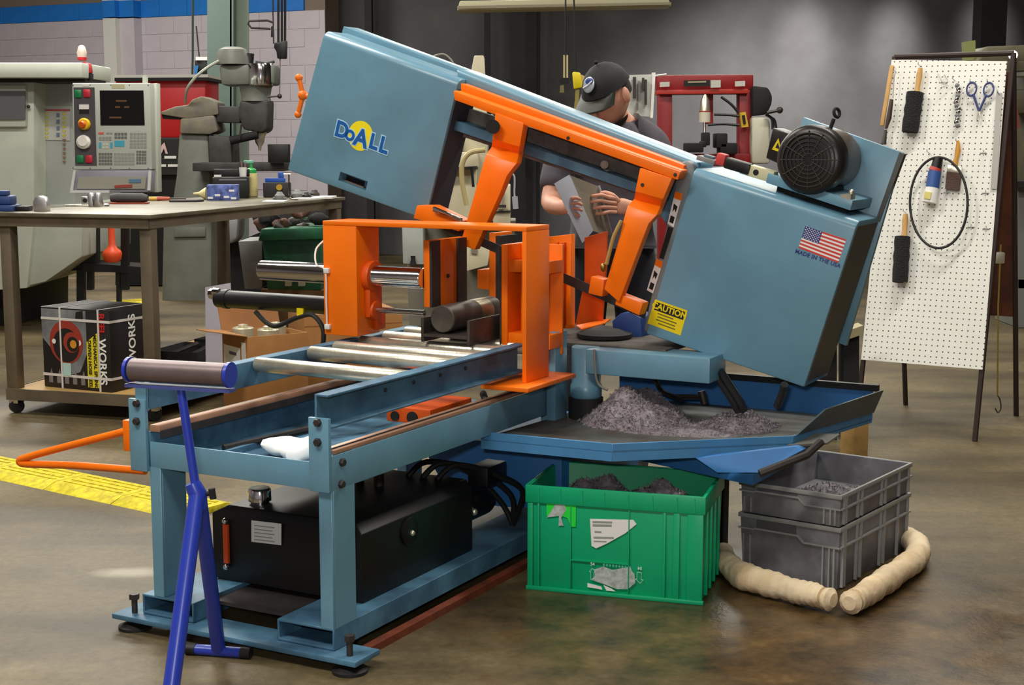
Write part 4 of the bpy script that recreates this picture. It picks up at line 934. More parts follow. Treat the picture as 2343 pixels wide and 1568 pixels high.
# ================================================================ workbench on the left and what lies on it
BZ = .97
Bn, Bl, Bf = atZ(344, 492, BZ), atZ(12, 484, BZ), atZ(790, 451, BZ)
bx = (Bf - Bn); BL = bx.length; brz = math.atan2(bx.y, bx.x); bx.normalize(); by = Vector((-bx.y, bx.x, 0)); BD = (Bl - Bn).dot(by)
bench = thing('workbench', 'long brown steel workbench on casters with wooden lower shelf', 'workbench', (Bn.x, Bn.y, 0), brz)
BROWN = mat('brown_bench_steel', (104, 92, 76), .55, .2, var=.2, scale=6); BTOP = mat('worn_bench_top', (122, 114, 92), .42, .3, rgb2=(92, 84, 70), scale=5)
G().box(0, BL, 0, BD, BZ - .018, BZ).build('top_plate', BTOP, bench, bevel=.002)
G().box(.02, BL - .02, .015, .03, BZ - .065, BZ - .018).box(.02, BL - .02, BD - .03, BD - .015, BZ - .065, BZ - .018).box(.015, .03, .02, BD - .02, BZ - .065, BZ - .018).box(BL - .03, BL - .015, .02, BD - .02, BZ - .065, BZ - .018).build('apron', BROWN, bench)
for x in (.03, BL - .08):
    for y in (.02, BD - .075):
        l_ = G().box(x, x + .058, y, y + .058, .07, BZ - .018).build('leg', BROWN, bench, bevel=.002)
        c_ = G().lathe([(.012, -.016), (.034, -.014), (.034, .014), (.012, .016)], 18, (x + .03, y + .03, .034), axisM((.6, .8, 0))).build('caster', RUBBER, bench)
        G().obox((x + .03, y + .03, .06), .05, .05, .02).build('bracket', CHROME, c_)
G().box(.02, BL - .02, .03, BD - .03, .105, .122).build('shelf', mat('shelf_plywood', (176, 140, 82), .6, var=.2, scale=4), bench)
G().box(.02, BL - .02, .02, .03, .07, .125).box(.02, BL - .02, BD - .03, BD - .02, .07, .125).box(.015, .025, .02, BD - .02, .07, .125).build('shelf_edge', BROWN, bench)
def onbench(x, y): p = atZ(x, y, BZ); return p
def bt(name, label, cat, x, y, rz=None, group=None): return thing(name, label, cat, onbench(x, y), brz if rz is None else rz, group)
ALU = mat('machined_aluminium', (206, 204, 204), .3, .9)
t = bt('aluminium_block', 'small round topped aluminium block at the left end of the workbench', 'metal part', 96, 483, 0)
G().prism([(-.032, -.03, 0), (.032, -.03, 0), (.032, -.03, .045), (.022, -.03, .066), (0, -.03, .074), (-.022, -.03, .066), (-.032, -.03, .045)], (0, .06, 0)).build('block', ALU, t, bevel=.002)
t = bt('aluminium_fixture', 'aluminium fixture of two upright plates standing on the workbench', 'metal part', 222, 472, 0)
for k in (0, 1): G().prism([(-.03 + .035 * k, -.05, 0), (-.005 + .035 * k, -.05, 0), (-.012 + .035 * k, -.05, .06), (-.02 + .035 * k, -.05, .073), (-.036 + .035 * k, -.05, .06)], (0, .07, 0)).build('plate', ALU, t, bevel=.002)
G().box(-.075, -.035, -.02, .03, 0, .05).build('side_block', ALU, t, bevel=.003)
G().cyl((-.055, -.0215, .03), (-.055, -.018, .03), .012).build('bore', BLACKM, t)
G().box(-.15, -.03, -.05, .03, 0, .009).build('base_plate', STEEL, t, bevel=.001)
G().cyl((.05, -.04, .008), (.075, -.04, .008), .007).build('pin', CHROME, t)
t = bt('cloth_bundle', 'dark grey rolled bundle lying on a red cloth on the workbench', 'bundle', 296, 466, 0)
G().box(-.1, .1, -.05, .05, 0, .006).build('red_cloth', mat('red_brown_cloth', (150, 62, 30), .8), t, bevel=.002)
G().tube([(-.1, 0, .03), (-.06, 0, .032), (.07, 0, .03), (.1, 0, .028)], [.02, .026, .026, .018], 12).build('roll', mat('charcoal_cloth', (66, 66, 66), .7), t)
t = bt('screwdriver', 'red handled screwdriver with yellow end on the workbench', 'screwdriver', 372, 460, R(8))
G().tube([(-.075, 0, .013), (-.03, 0, .013)], [.012, .012], 8).build('yellow_end', mat('amber_end', (226, 176, 70), .5), t)
G().tube([(-.03, 0, .013), (.04, 0, .013)], [.013, .01], 8).build('handle', mat('handle_red', (190, 84, 60), .5), t)
G().tube([(.04, 0, .013), (.13, 0, .013)], .005, 8).build('shaft', DARKSTEEL, t)
t = bt('dark_pouch', 'flat dark leather pouch beside the blue patterned box', 'pouch', 425, 462, R(10))
G().prism([(-.09, -.04, 0), (.06, -.05, 0), (.1, .03, 0), (-.05, .05, 0)], (0, 0, .012)).build('pouch', mat('dark_leather', (50, 44, 44), .6), t, bevel=.004)
t = bt('cream_funnel', 'small cream funnel lying left of the blue patterned box', 'funnel', 455, 457, 0)
G().lathe([(.006, 0), (.01, .03), (.034, .065), (.036, .075)], 16, (-.03, 0, .034), axisM((1, 0, 0))).build('cone', mat('cream_plastic', (228, 214, 160), .5), t)
G().sph((.02, .05, .04), .02).build('shiny_knob', CHROME, t)
def blotch(name, a, b, c):
    m = mat(name, a, .6, rgb2=b, scale=26); return m
t = bt('tissue_box', 'blue and violet patterned tissue box on the workbench', 'box', 512, 458, R(6))
G().box(-.09, .085, -.05, .06, 0, .088).build('carton', blotch('blue_pattern', (108, 130, 206), (40, 48, 100), 0), t, bevel=.002)
for k, (x, z) in enumerate([(-.03, .03), (.05, .055), (.02, .02), (-.07, .015), (.06, .012)]): G().obox((x, -.051, z), .03, .003, .012).build('white_patch', PAPER, t)
t = bt('black_toolbox', 'open black toolbox behind the patterned tissue box', 'toolbox', 524, 455, R(6))
G().box(-.10, .11, .07, .17, 0, .125).build('body', BLACK, t, bevel=.004)
G().box(-.10, .11, .17, .18, .125, .17).build('lid', BLACK, t, bevel=.003)
G().box(-.06, .10, .066, .07, .105, .113).build('trim', mat('grey_trim', (130, 132, 128), .4, .5), t)
G().box(-.09, -.05, .08, .11, .125, .137).build('latch', WHITE, t)
t = bt('white_cup', 'small white cup of brushes on the black toolbox', 'cup', 541, 455, 0); t.location += Vector((.02, .12, .126))
G().lathe([(.02, 0), (.023, .055), (.021, .055), (.018, .004)], 16).build('cup', WHITE, t)
for k in range(4): G().tube([(.006 * k - .01, 0, .02), (.012 * k - .02, .004, .085 + .006 * (k % 2))], .003, 6).build('brush', mat('brush_pink', (150, 100, 96), .6) if k % 2 else DARKSTEEL, t)
t = bt('soap_bottle', 'cream soap bottle with green pump on the workbench', 'bottle', 576, 451, 0); t.scale = (1.22, 1.22, 1.28)
G().lathe([(.026, 0), (.031, .004), (.031, .095), (.029, .11), (.016, .118)], 20).build('bottle', mat('cream_soap', (222, 208, 142), .4), t)
q = G().lathe([(.026, .112), (.026, .128), (.018, .134), (.008, .138), (.006, .16)], 18).build('collar', mat('green_cap', (40, 160, 76), .45), t)
G().box(-.035, .012, -.009, .009, .158, .172).build('pump_head', mat('pale_green_pump', (120, 190, 160), .45), t, bevel=.003)
t = bt('blue_clamp', 'bright blue clamp lying behind the soap bottle', 'clamp', 628, 452, 0)
CB = mat('clamp_blue', (32, 84, 180), .45)
G().box(-.06, .06, .03, .06, .09, .115).build('bar', CB, t, bevel=.003)
G().box(.02, .05, .03, .06, .115, .15).build('jaw', CB, t, bevel=.003)
G().box(-.07, .09, .01, .08, 0, .09).build('base', mat('dark_hardware', (44, 42, 42), .6), t, bevel=.006)
G().cyl((.03, -.006, .06), (.03, .012, .06), .018).build('yellow_cap', mat('amber_cap', (190, 150, 40), .5), t)
for k, (x, y, r_) in enumerate([(640, 457, .03), (680, 453, .032), (702, 455, .026), (720, 453, .032)]):
    t = bt('metal_casting', ['grey casting left of the chrome rod on the workbench', 'grey casting right of the chrome rod on the workbench', 'black casting on the papers at the bench end', 'dark casting at the far right end of the bench'][k], 'metal casting', x, y, .4 * k, 'castings at the bench end')
    G().lathe([(r_, 0), (r_, r_ * .8), (r_ * .7, r_ * 1.1), (r_ * .5, r_ * 1.5)], 9).build('casting', [GREY, GREY, BLACK, DARKSTEEL][k], t, bevel=.002)
    G().box(-r_ * 1.3, r_ * 1.3, -r_ * .4, r_ * .4, 0, r_ * .5).build('flange', [GREY, DARKSTEEL, BLACK, GREY][k], t, bevel=.002)
t = bt('chrome_rod', 'bent chrome rod standing near the edge of the workbench', 'rod', 662, 458, 0)
G().tube([(.055, -.04, .004), (.01, -.01, .006), (0, 0, .03), (0, 0, .15)], .0045, 8).build('rod', CHROME, t)
G().tube([(-.03, 0, .15), (.012, 0, .15)], .005, 8).build('tip', CHROME, t)
for k, (x, y, r_) in enumerate([(630, 461, .3), (705, 456, -.1), (742, 454, .25)]):
    t = tag(G().box(-.09, .09, -.06, .06, 0, .004 + .004 * k).build('paper_sheet', PAPER, loc=onbench(x, y) + Vector((0, 0, .0005)), rot=(0, 0, brz + r_)), ['white paper beside the soap bottle on the bench', 'white paper under the black casting on the bench', 'stack of white paper at the far end of the bench'][k], 'paper', 'papers on the workbench')
t = bt('bench_vise', 'dark blue bench vise at the far left end of the workbench', 'bench vise', 8, 484, 0)
VB = mat('vise_blue', (30, 58, 110), .5)
G().box(-.08, .05, -.01, .12, 0, .03).build('base', VB, t, bevel=.005); G().box(-.07, .035, .0, .1, .03, .075).build('body', VB, t, bevel=.01)
G().box(-.06, .02, .0, .05, .075, .10).build('jaw', VB, t, bevel=.004); G().box(.05, .11, .02, .1, .0, .024).build('slide', BLACK, t, bevel=.003)
# ---- hose reel carton on the lower shelf
SZ = .123
c0, c1, c2 = atZ(102, 884, SZ), atZ(256, 899, SZ), atZ(331, 872, SZ)
ex = (c1 - c0); WX = ex.length; ex.normalize(); crz = math.atan2(ex.y, ex.x); ey = Vector((-ex.y, ex.x, 0)); WY = (c2 - c1).dot(ey); HZ = .39
cb = thing('hose_reel_carton', 'strapped black carton with red hose reel picture under the workbench', 'carton', c0, crz)
BOXK = mat('black_carton', (26, 23, 24), .5); BOXG = mat('grey_carton_art', (150, 152, 156), .5, rgb2=(96, 98, 104), scale=5)
body = G().box(0, WX, 0, WY, 0, HZ).build('carton', BOXK, cb, bevel=.003)
def cf(u, v, l=.001): return Vector((u * WX, -l, v * HZ))
def cdec(pts, name, m, l=.001): return G().prism([cf(u, v, l) for u, v in pts], (0, .0006, 0)).build(name, m, cb, smooth=False)
cdec([(.0, .98), (.66, .98), (.66, .45), (.55, .22), (.42, .18), (.3, .3), (.12, .5), (.0, .62)], 'art_panel', BOXG)
RR = mat('reel_red', (150, 52, 40), .5)
def disc(u, v, r_, m, l, name): return G().lathe([(r_, 0), (r_, .0006)], 28, cf(u, v, l), axisM((0, -1, 0))).build(name, m, cb, smooth=False)
G().lathe([(.105, 0), (.105, .0006)], 30, cf(.36, .58, .0016), axisM((0, -1, 0))).build('reel_picture', RR, cb, smooth=False)
disc(.36, .54, .082, BOXK, .0024, 'reel_picture'); disc(.44, .58, .05, RR, .003, 'reel_picture'); disc(.46, .56, .036, BOXK, .0036, 'reel_picture'); disc(.47, .56, .02, mat('reel_amber', (206, 140, 40), .5), .0042, 'reel_hub')
disc(.18, .58, .012, WHITE, .003, 'reel_bolt'); disc(.55, .58, .014, WHITE, .003, 'reel_bolt')
cdec([(.52, .96), (.62, .98), (.62, .86), (.5, .84)], 'reel_foot', BOXK, .002)
for k in range(5): cdec([(.08 + .12 * k, .06), (.14 + .12 * k, .06), (.14 + .12 * k, .17), (.125 + .12 * k, .24), (.1 + .12 * k, .17), (.08 + .12 * k, .17)], 'fitting_picture', mat('art_grey', (120, 112, 116), .6), .002)
YT = mat('carton_yellow', (222, 204, 40), .6)
cdec([(.66, .04), (.82, .04), (.82, .72), (.66, .6)], 'text_panel', YT)
DN, RT = (0, 0, -1), (1, 0, 0)
text('MECHANICAL SPRING', .0265, 'carton_lettering', BOXK, cb, frameM(cf(.78, .36, .002), DN, RT), bold=.0008)
text('DRIVEN HOSE REEL', .0265, 'carton_lettering', BOXK, cb, frameM(cf(.70, .33, .002), DN, RT), bold=.0008)
text('WORKS', .062, 'carton_lettering', PAPER, cb, frameM(cf(.885, .37, .002), DN, RT), bold=.0012)
text('REEL', .05, 'carton_lettering', mat('carton_red', (190, 34, 34), .5), cb, frameM(cf(.885, .83, .002), DN, RT), bold=.0014)
def cs(u, v, l=.001): return Vector((WX + l, u * WY, v * HZ))
text('WORKS', .066, 'carton_lettering', PAPER, cb, frameM(cs(.46, .62), (0, 0, 1), (0, -1, 0)), bold=.0012)
text('REEL', .066, 'carton_lettering', MATS['carton_red'], cb, frameM(cs(.46, .2), (0, 0, 1), (0, -1, 0)), bold=.0012)
STRAP = mat('white_strap', (212, 206, 202), .5)
for v in (.86, .16): G().box(-.002, WX + .0025, -.0028, WY, v * HZ - .006, v * HZ + .006).build('strap', STRAP, cb)
for u in (.28, .84): G().box(u * WX - .005, u * WX + .005, -.0032, WY, -.0, HZ + .002).build('strap', STRAP, cb)
cdec([(.30, .16), (.42, .16), (.42, .32), (.30, .32)], 'address_label', mat('pale_label', (170, 204, 200), .6), .004)
G().box(0, .012, -.001, WY, HZ - .0005, HZ + .0012).build('lid_edge', PAPER, cb)
for k, (x, y, s_) in enumerate([(400, 800, .2), (452, 806, .18)]):
    p = Vector((Bn.x, Bn.y, SZ)) + bx * (.5 + .45 * k) + by * .06
    t = thing('parts_bin', ['black parts bin on the bench shelf beside the front leg', 'black parts bin on the bench shelf near the cardboard box'][k], 'parts bin', p, brz, 'bins on the bench shelf')
    tray_box(.34, .26, .14, .004, .012, BLACKM, t)
    for j_ in range(3): G().tube([(.04, .05 + .06 * j_, .06 + .03 * j_), (.3, .06 + .05 * j_, .10 + .02 * j_)], .012, 8).build('rod', DARKSTEEL, t)
# ---- cardboard boxes right of the bench
CARD = mat('cardboard', (158, 108, 56), .75, var=.12, scale=6); CARDD = mat('cardboard_side', (150, 98, 52), .75, var=.12, scale=6)
k0 = Vector((-1.19, 6.5, 0)); krz = R(35)
kb = thing('cardboard_box', 'open cardboard box of hose parts with white shipping label', 'cardboard box', k0, krz)
KW, KD, KH = .30, .28, .43
tray_box(KW, KD, KH, .004, 0, CARD, kb)
G().prism([(0, .0, KH), (0, KD, KH), (-.15, KD * .8, KH + .02), (-.17, .06, KH + .03)], (0, 0, .004)).build('flap', CARD, kb)
G().prism([(0, KD, KH), (KW, KD, KH), (KW, KD + .05, KH + .14), (0, KD + .05, KH + .14)], (0, .004, 0)).build('flap', CARDD, kb)
G().prism([(-.0015, .08, .28), (-.0015, .26, .28), (-.0015, .26, .37), (-.0015, .08, .37)], (.001, 0, 0)).build('shipping_label', PAPER, kb)
G().prism([(-.002, .12, .33), (-.002, .2, .33), (-.002, .2, .345), (-.002, .12, .345)], (.001, 0, 0)).build('label_print', mat('violet_print', (110, 90, 130), .7), kb)
G().prism([(-.0015, .02, .3), (-.0015, .065, .3), (-.0015, .065, .40), (-.0015, .02, .40)], (.001, 0, 0)).build('shipping_label', PAPER, kb)
for k, (x, y, r_) in enumerate([(.07, .2, .05), (.14, .08, .05), (.23, .19, .05)]):
    t = thing('metal_can', ['flat pale metal can at the left in the open cardboard box', 'flat pale metal can in the middle of the open cardboard box', 'flat pale metal can at the right in the open cardboard box'][k], 'can', Matrix.Rotation(krz, 3, 'Z') @ Vector((x, y, 0)) + k0 + Vector((0, 0, .395)), .3, 'cans in the cardboard box')
    G().lathe([(r_, 0), (r_, .05), (r_ * .9, .055), (r_ * .85, .05)], 18).build('can', mat('pale_tin', (190, 186, 160), .4, .4), t)
    G().lathe([(.02, .05), (.024, .066), (.01, .07)], 10).build('cap', STEEL, t)
t = thing('cardboard_box', 'plain closed cardboard box behind the orange vise column', 'cardboard box', (-1.02, 7.1, 0), R(20))
G().box(0, .5, 0, .4, 0, .46).build('carton', CARD, t, bevel=.003); G().box(.0, .5, -.001, .0, .4, .404).build('tape', CARDD, t)
t = tag(G().prism([(0, 0, .12), (.14, .02, .12), (.13, .02, .62), (.01, 0, .6)], (0, .004, 0)).build('leaning_sheet', mat('dull_white_panel', (176, 172, 184), .6), loc=(-1.5, 7.05, 0)), 'white sheet leaning between the bench leg and the cardboard box', 'panel')
# ================================================================ machines and fittings in the background
def bp(pts, Y, d, g=None):                   # outline seen at these pixels at depth Y, with depth d
    g = g or G(); return g.prism([atY(x, y, Y) - BO for x, y in pts], (0, d, 0))
def bthing(name, label, cat, x, Y, group=None):
    global BO
    p = atY(x, 400, Y); p.z = 0; BO = p
    return thing(name, label, cat, p, 0, group)
CNCW = mat('cnc_white', (208, 214, 200), .5, var=.04); CNCG = mat('cnc_grey', (172, 176, 172), .5)
# ---- CNC machine with its pendant control
cn = bthing('cnc_machine', 'white CNC machining centre with hanging control panel at the left', 'CNC machine', 60, 10.0)
bp([(-420, 185), (78, 185), (78, 500), (62, 660), (-420, 690)], 10.0, 1.6).build('enclosure', CNCW, cn, bevel=.01)
bp([(-380, 640), (40, 640), (40, 744), (-380, 744)], 10.35, 1.2).build('base', BLACKM, cn)
bp([(78, 183), (170, 183), (172, 480), (78, 480)], 10.25, 1.2).build('side_panel', CNCG, cn, bevel=.008)
bp([(62, 470), (187, 470), (187, 588), (104, 645), (62, 655)], 10.05, 1.3).build('lower_panel', mat('cnc_lower', (190, 194, 182), .5), cn, bevel=.008)
bp([(-420, 143), (188, 143), (188, 178), (-420, 178)], 9.75, .7).build('top_beam', CNCW, cn, bevel=.01)
bp([(-420, 178), (195, 178), (195, 187), (-420, 187)], 9.85, .5).build('track', BLACKM, cn)
dr = bp([(-300, 195), (58, 195), (58, 290), (-300, 290)], 9.95, .06).build('door', CNCW, cn, bevel=.005)
bp([(-260, 208), (57, 208), (57, 273), (-260, 276)], 9.93, .02).build('door_window', mat('smoked_window', (112, 114, 118), .25), dr)
G().sph(atY(65, 244, 9.97) - BO, .012).build('door_knob', DARKSTEEL, cn)
sg = bp([(100, 250), (160, 250), (160, 322), (100, 320)], 10.24, .004).build('warning_chart', mat('chart_paper', (196, 196, 190), .7), cn)
bp([(100, 250), (160, 250), (160, 254), (100, 254)], 10.235, .004).build('chart_header', mat('chart_red', (180, 70, 60), .7), cn)
for k in range(7): bp([(103 + 0, 258 + 9 * k), (111, 258 + 9 * k), (107, 264 + 9 * k)], 10.234, .003).build('chart_symbol', mat('chart_yellow', (206, 196, 60), .7), cn)
for k in range(12): bp([(142, 258 + 10 * k), (151, 258 + 10 * k), (146.5, 265 + 10 * k)], 10.234, .003).build('chart_symbol', MATS['chart_yellow'] if k < 6 else mat('chart_brown', (140, 110, 90), .7), cn)
for k in range(4): bp([(129, 259 + 15 * k), (136, 259 + 15 * k), (136, 268 + 15 * k), (129, 268 + 15 * k)], 10.234, .003).build('chart_symbol', mat('chart_blue', (110, 124, 150), .7), cn)
PY = 9.3
pd = bp([(165, 190), (343, 190), (348, 388), (168, 388)], PY, .16).build('control_panel', mat('panel_grey', (186, 192, 182), .5), cn, bevel=.006)
bp([(343, 192), (358, 190), (362, 440), (348, 440)], PY + .1, .1).build('panel_side', CNCW, cn, bevel=.003)
def pp(pts, name, m, lift=.004, th=.006): return bp(pts, PY - lift, th).build(name, m, pd, smooth=False)
pp([(168, 200), (216, 200), (221, 379), (172, 379)], 'button_strip', mat('charcoal_strip', (74, 70, 74), .5))
scr = pp([(228, 207), (328, 207), (331, 287), (230, 287)], 'screen', mat('dark_screen', (14, 12, 14), .2))
AMB = mat('amber_text', (96, 62, 30), .5, emit=.05)
for (x0, x1, y) in [(263, 275, 243), (284, 296, 243), (250, 278, 267), (265, 290, 229)]: pp([(x0, y), (x1, y), (x1, y + 4), (x0, y + 4)], 'screen_text', AMB, .006, .001)
for (x, y, m) in [(179, 215, mat('button_green', (20, 120, 70), .4)), (199, 214, mat('button_red', (190, 40, 56), .4)), (184, 364, MATS['button_green']), (204, 364, MATS['button_red'])]:
    c_ = atY(x, y, PY - .004) - BO; G().obox(c_, .045, .02, .05).build('button', m, pd, bevel=.006)
pp([(181, 239), (203, 239), (203, 250), (181, 250)], 'meter', PAPER, .01); pp([(181, 250), (203, 250), (203, 260), (181, 260)], 'meter_base', BLACK, .008)
c_ = atY(194, 284, PY) - BO; G().lathe([(.038, 0), (.038, .02), (.03, .03)], 20, c_, axisM((0, -1, 0))).build('stop_collar', mat('estop_yellow', (236, 190, 30), .4), pd); G().lathe([(.02, .02), (.024, .04), (.018, .05)], 18, c_, axisM((-.2, -1, -.1))).build('stop_button', mat('estop_red', (206, 90, 24), .4), pd)
c_ = atY(193, 326, PY) - BO; G().lathe([(.044, 0), (.044, .025), (.036, .03), (.03, .04)], 24, c_, axisM((0, -1, .15))).build('hand_wheel', mat('white_knob', (222, 220, 210), .35), pd)
KEYM = {0: mat('key_grey', (150, 154, 148), .6), 1: mat('key_dark', (108, 108, 106), .6), 2: mat('key_cyan', (70, 168, 196), .5), 3: mat('key_red', (206, 84, 66), .5), 4: mat('key_light', (200, 206, 196), .6)}
for (x0, y0, nx, ny, sx_, sy_, m) in [(225, 303, 1, 1, 16, 6, 3), (243, 303, 2, 1, 8, 6, 0), (226, 313, 4, 2, 7.5, 5, 0), (226, 326, 1, 1, 7, 18, 2), (252, 326, 1, 1, 7, 18, 2), (235, 328, 2, 2, 7, 7, 4), (262, 304, 4, 2, 7.5, 8, 1), (262, 322, 1, 1, 29, 19, 2), (297, 304, 5, 5, 8, 7.5, 0), (226, 350, 5, 4, 6.4, 7.5, 1), (261, 350, 6, 4, 8, 7.5, 0), (312, 345, 4, 5, 6, 6.5, 1)]:
    for i in range(nx):
        for k in range(ny):
            xa, ya = x0 + i * sx_, y0 + k * sy_
            pp([(xa, ya), (xa + sx_ * .78, ya), (xa + sx_ * .78, ya + sy_ * .72), (xa, ya + sy_ * .72)], 'key', KEYM[m], .003, .004)
for x in (166, 205, 252, 295, 338):
    for y in (194, 384): pp([(x, y), (x + 2, y), (x + 2, y + 2), (x, y + 2)], 'screw', DARKSTEEL, .003, .003)
pp([(188, 193), (204, 193), (204, 197), (188, 197)], 'name_tag', PAPER); pp([(255, 193), (285, 193), (285, 202), (255, 202)], 'brand_tag', mat('pale_gold', (206, 198, 160), .5))
t0 = bp([(168, 390), (345, 390), (343, 440), (160, 440)], PY - .02, .2).build('panel_tray', mat('tray_violet_grey', (140, 138, 150), .4), cn, bevel=.004)
for q in ([(168, 390), (173, 390), (166, 438), (160, 438)], [(340, 390), (346, 390), (343, 436), (337, 436)], [(160, 436), (250, 436), (250, 441), (160, 441)]): bp(q, PY - .04, .02).build('tray_rail', mat('pale_rail', (222, 222, 222), .4), cn)
bp([(180, 405), (335, 405), (332, 432), (176, 432)], PY - .03, .012).build('tray_window', mat('tray_clear', (164, 162, 150), .3), cn)
bp([(262, 424), (302, 422), (302, 429), (262, 430)], PY - .036, .006).build('red_marker', mat('marker_red', (160, 70, 60), .5), cn); bp([(295, 410), (322, 410), (322, 418), (295, 418)], PY - .036, .006).build('blue_marker', mat('marker_blue', (90, 130, 160), .5), cn)
bp([(326, 172), (334, 172), (334, 192), (326, 192)], PY + .06, .05).build('hanger', CNCW, cn)
# beacon on the CNC machine
bc = bthing('beacon_lamp', 'red and white signal lamp standing on the CNC machine top', 'signal lamp', 192, 9.9)
bo_ = atY(192, 176, 9.9) - BO
bp([(188, 140), (205, 146), (208, 168), (194, 168)], 9.9, .06).build('red_body', mat('signal_red', (196, 30, 36), .45), bc, bevel=.01)
G().lathe([(.028, 0), (.03, .03), (.034, .05), (.022, .09), (.008, .1)], 16, atY(188, 138, 9.93) - BO).build('white_lens', mat('signal_white', (226, 206, 196), .4), bc)
G().lathe([(.03, 0), (.03, .02)], 16, atY(188, 138, 9.93) - BO).build('red_band', MATS['signal_red'], bc)
bp([(192, 168), (208, 168), (208, 180), (192, 180)], 9.9, .06).build('base', BLACKM, bc)
# ---- red tool cabinet and posters
rcb = bthing('tool_cabinet', 'tall bright red tool cabinet between CNC control and milling machine', 'tool cabinet', 400, 13.2)
bp([(264, 178), (470, 178), (470, 315), (264, 315)], 13.2, .6).build('cabinet', mat('bright_red_paint', (186, 8, 14), .45), rcb, bevel=.01)
bp([(262, 172), (476, 170), (476, 179), (262, 181)], 13.15, .7).build('counter', mat('pale_counter', (200, 196, 186), .5), rcb); bp([(262, 178), (476, 177), (476, 184), (262, 186)], 13.12, .7).build('dark_trim', BLACKM, rcb)  # pale counter with a black trim line along its lower edge
bp([(264, 318), (470, 318), (470, 653), (264, 653)], 13.2, .6).build('lower_cabinet', BLACKM, rcb)
ps = bp([(360, 316), (410, 316), (410, 400), (360, 400)], 13.15, .02).build('poster', BLACK, rcb)
bp([(364, 352), (370, 332), (376, 326), (384, 352), (379, 352), (375, 340), (369, 352)], 13.13, .01).build('poster_mark', mat('poster_pink', (226, 186, 184), .6), rcb)
for (x0, x1, y) in [(363, 369, 357), (376, 403, 357), (362, 380, 376), (384, 409, 376)]: bp([(x0, y), (x1, y), (x1, y + 6), (x0, y + 6)], 13.13, .01).build('poster_print', PAPER, rcb)
# ---- green building column
gcm = bthing('steel_column', 'pale green steel building column behind the milling machine', 'column', 522, 14.6)
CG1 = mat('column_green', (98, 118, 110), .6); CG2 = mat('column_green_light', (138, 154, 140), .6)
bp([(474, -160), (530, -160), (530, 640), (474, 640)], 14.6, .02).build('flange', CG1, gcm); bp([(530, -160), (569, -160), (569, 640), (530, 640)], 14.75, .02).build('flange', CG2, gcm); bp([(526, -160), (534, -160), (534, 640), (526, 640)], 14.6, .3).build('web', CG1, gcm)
# ---- conduits and fittings on the wall
for k, (pts, Y, r_, lab) in enumerate([([(441, -60), (441, 130), (440, 175)], 15.2, .012, 'thin dark conduit running down the white wall left of the green column')]):
    BO = Vector((0, 0, 0)); tag(G().tube([atY(x, y, Y) for x, y in pts], r_, 6).build('conduit', mat('dark_green_conduit', (50, 64, 60), .5), ), lab, 'conduit')
eb = bthing('switch_box', 'black electrical switch box on the wall beside the green column', 'switch box', 460, 14.9)
G().tube([atY(449, 60, 15.0) - BO, atY(456, 132, 14.95) - BO], .008, 6).build('cable', DARKSTEEL, eb)
bp([(445, 138), (475, 138), (475, 178), (447, 178)], 14.9, .12).build('box', BLACK, eb, bevel=.005); bp([(448, 130), (475, 130), (475, 138), (448, 138)], 14.88, .12).build('cover', PAPER, eb); bp([(444, 150), (454, 150), (450, 176), (444, 176)], 14.86, .02).build('blue_tag', mat('tag_blue', (40, 110, 170), .5), eb); bp([(455, 186), (475, 186), (475, 215), (455, 215)], 14.9, .1).build('lower_box', GREY, eb, bevel=.004)
hd = bthing('hose_drop', 'cluster of black air hoses hanging on a bracket right of the green column', 'air hose', 640, 12.6)
for (x0, x1) in ((637, 637), (645, 645), (653, 652)): G().tube([atY(x0, -80, 12.6) - BO, atY(x1, 110, 12.6) - BO], .011, 6).build('hose', RUBBER, hd)
G().tube([atY(622, 85, 12.6) - BO, atY(623, 60, 12.6) - BO, atY(618, 66, 12.6) - BO, atY(575, 64, 12.6) - BO, atY(568, 55, 12.6) - BO, atY(570, 48, 12.6) - BO, atY(612, 47, 12.6) - BO, atY(626, 52, 12.6) - BO], .010, 6).build('bracket', DARKSTEEL, hd)
G().tube([atY(624, 0, 12.6) - BO, atY(626, 100, 12.6) - BO], .006, 6).build('cord', DARKSTEEL, hd)
bp([(628, 98), (655, 92), (654, 134), (634, 134), (632, 118), (626, 108)], 12.55, .08).build('manifold', BLACK, hd, bevel=.008)
G().tube([atY(641, 134, 12.58) - BO, atY(640, 220, 12.58) - BO], .005, 6).build('chain', mat('grey_chain', (120, 112, 112), .6), hd)
# ---- vertical milling machine
ml = bthing('milling_machine', 'grey vertical knee milling machine standing behind the workbench', 'milling machine', 500, 12.0)
MG = mat('mill_grey', (110, 112, 104), .5, var=.15, scale=7); MGD = mat('mill_dark', (66, 64, 62), .55, rgb2=(46, 42, 42), scale=9); MGT = mat('mill_tan', (130, 122, 98), .55, rgb2=(104, 98, 90), scale=9)
def mp_(x, y, Y=12.0): return atY(x, y, Y) - BO
def vl(prof, x, Y, name, m, n=24):           # turned part on a vertical axis: (half width px, y px) pairs
    k = Y / FPX; c_ = mp_(x, 400, Y); g = G().lathe([(r_ * k, atY(x, y, Y).z) for r_, y in prof][::-1], n, (c_.x, c_.y, 0)); return g.build(name, m, ml)
vl([(20, 108), (32, 114), (38, 130), (40, 148)], 540, 12.0, 'motor_dome', MG)
G().cyl(mp_(572, 122), mp_(570, 145), .035, n=12).build('switch_knob', BLACK, ml)
bp([(500, 148), (628, 146), (630, 194), (506, 196)], 11.9, .3).build('belt_housing', MG, ml, bevel=.03)
vl([(28, 146), (29, 150), (29, 192), (28, 196)], 602, 11.95, 'speed_drum', CHROME)
G().tube([mp_(585, 142), mp_(610, 146), mp_(628, 141)], .012, 6).build('brake_lever', BLACK, ml)
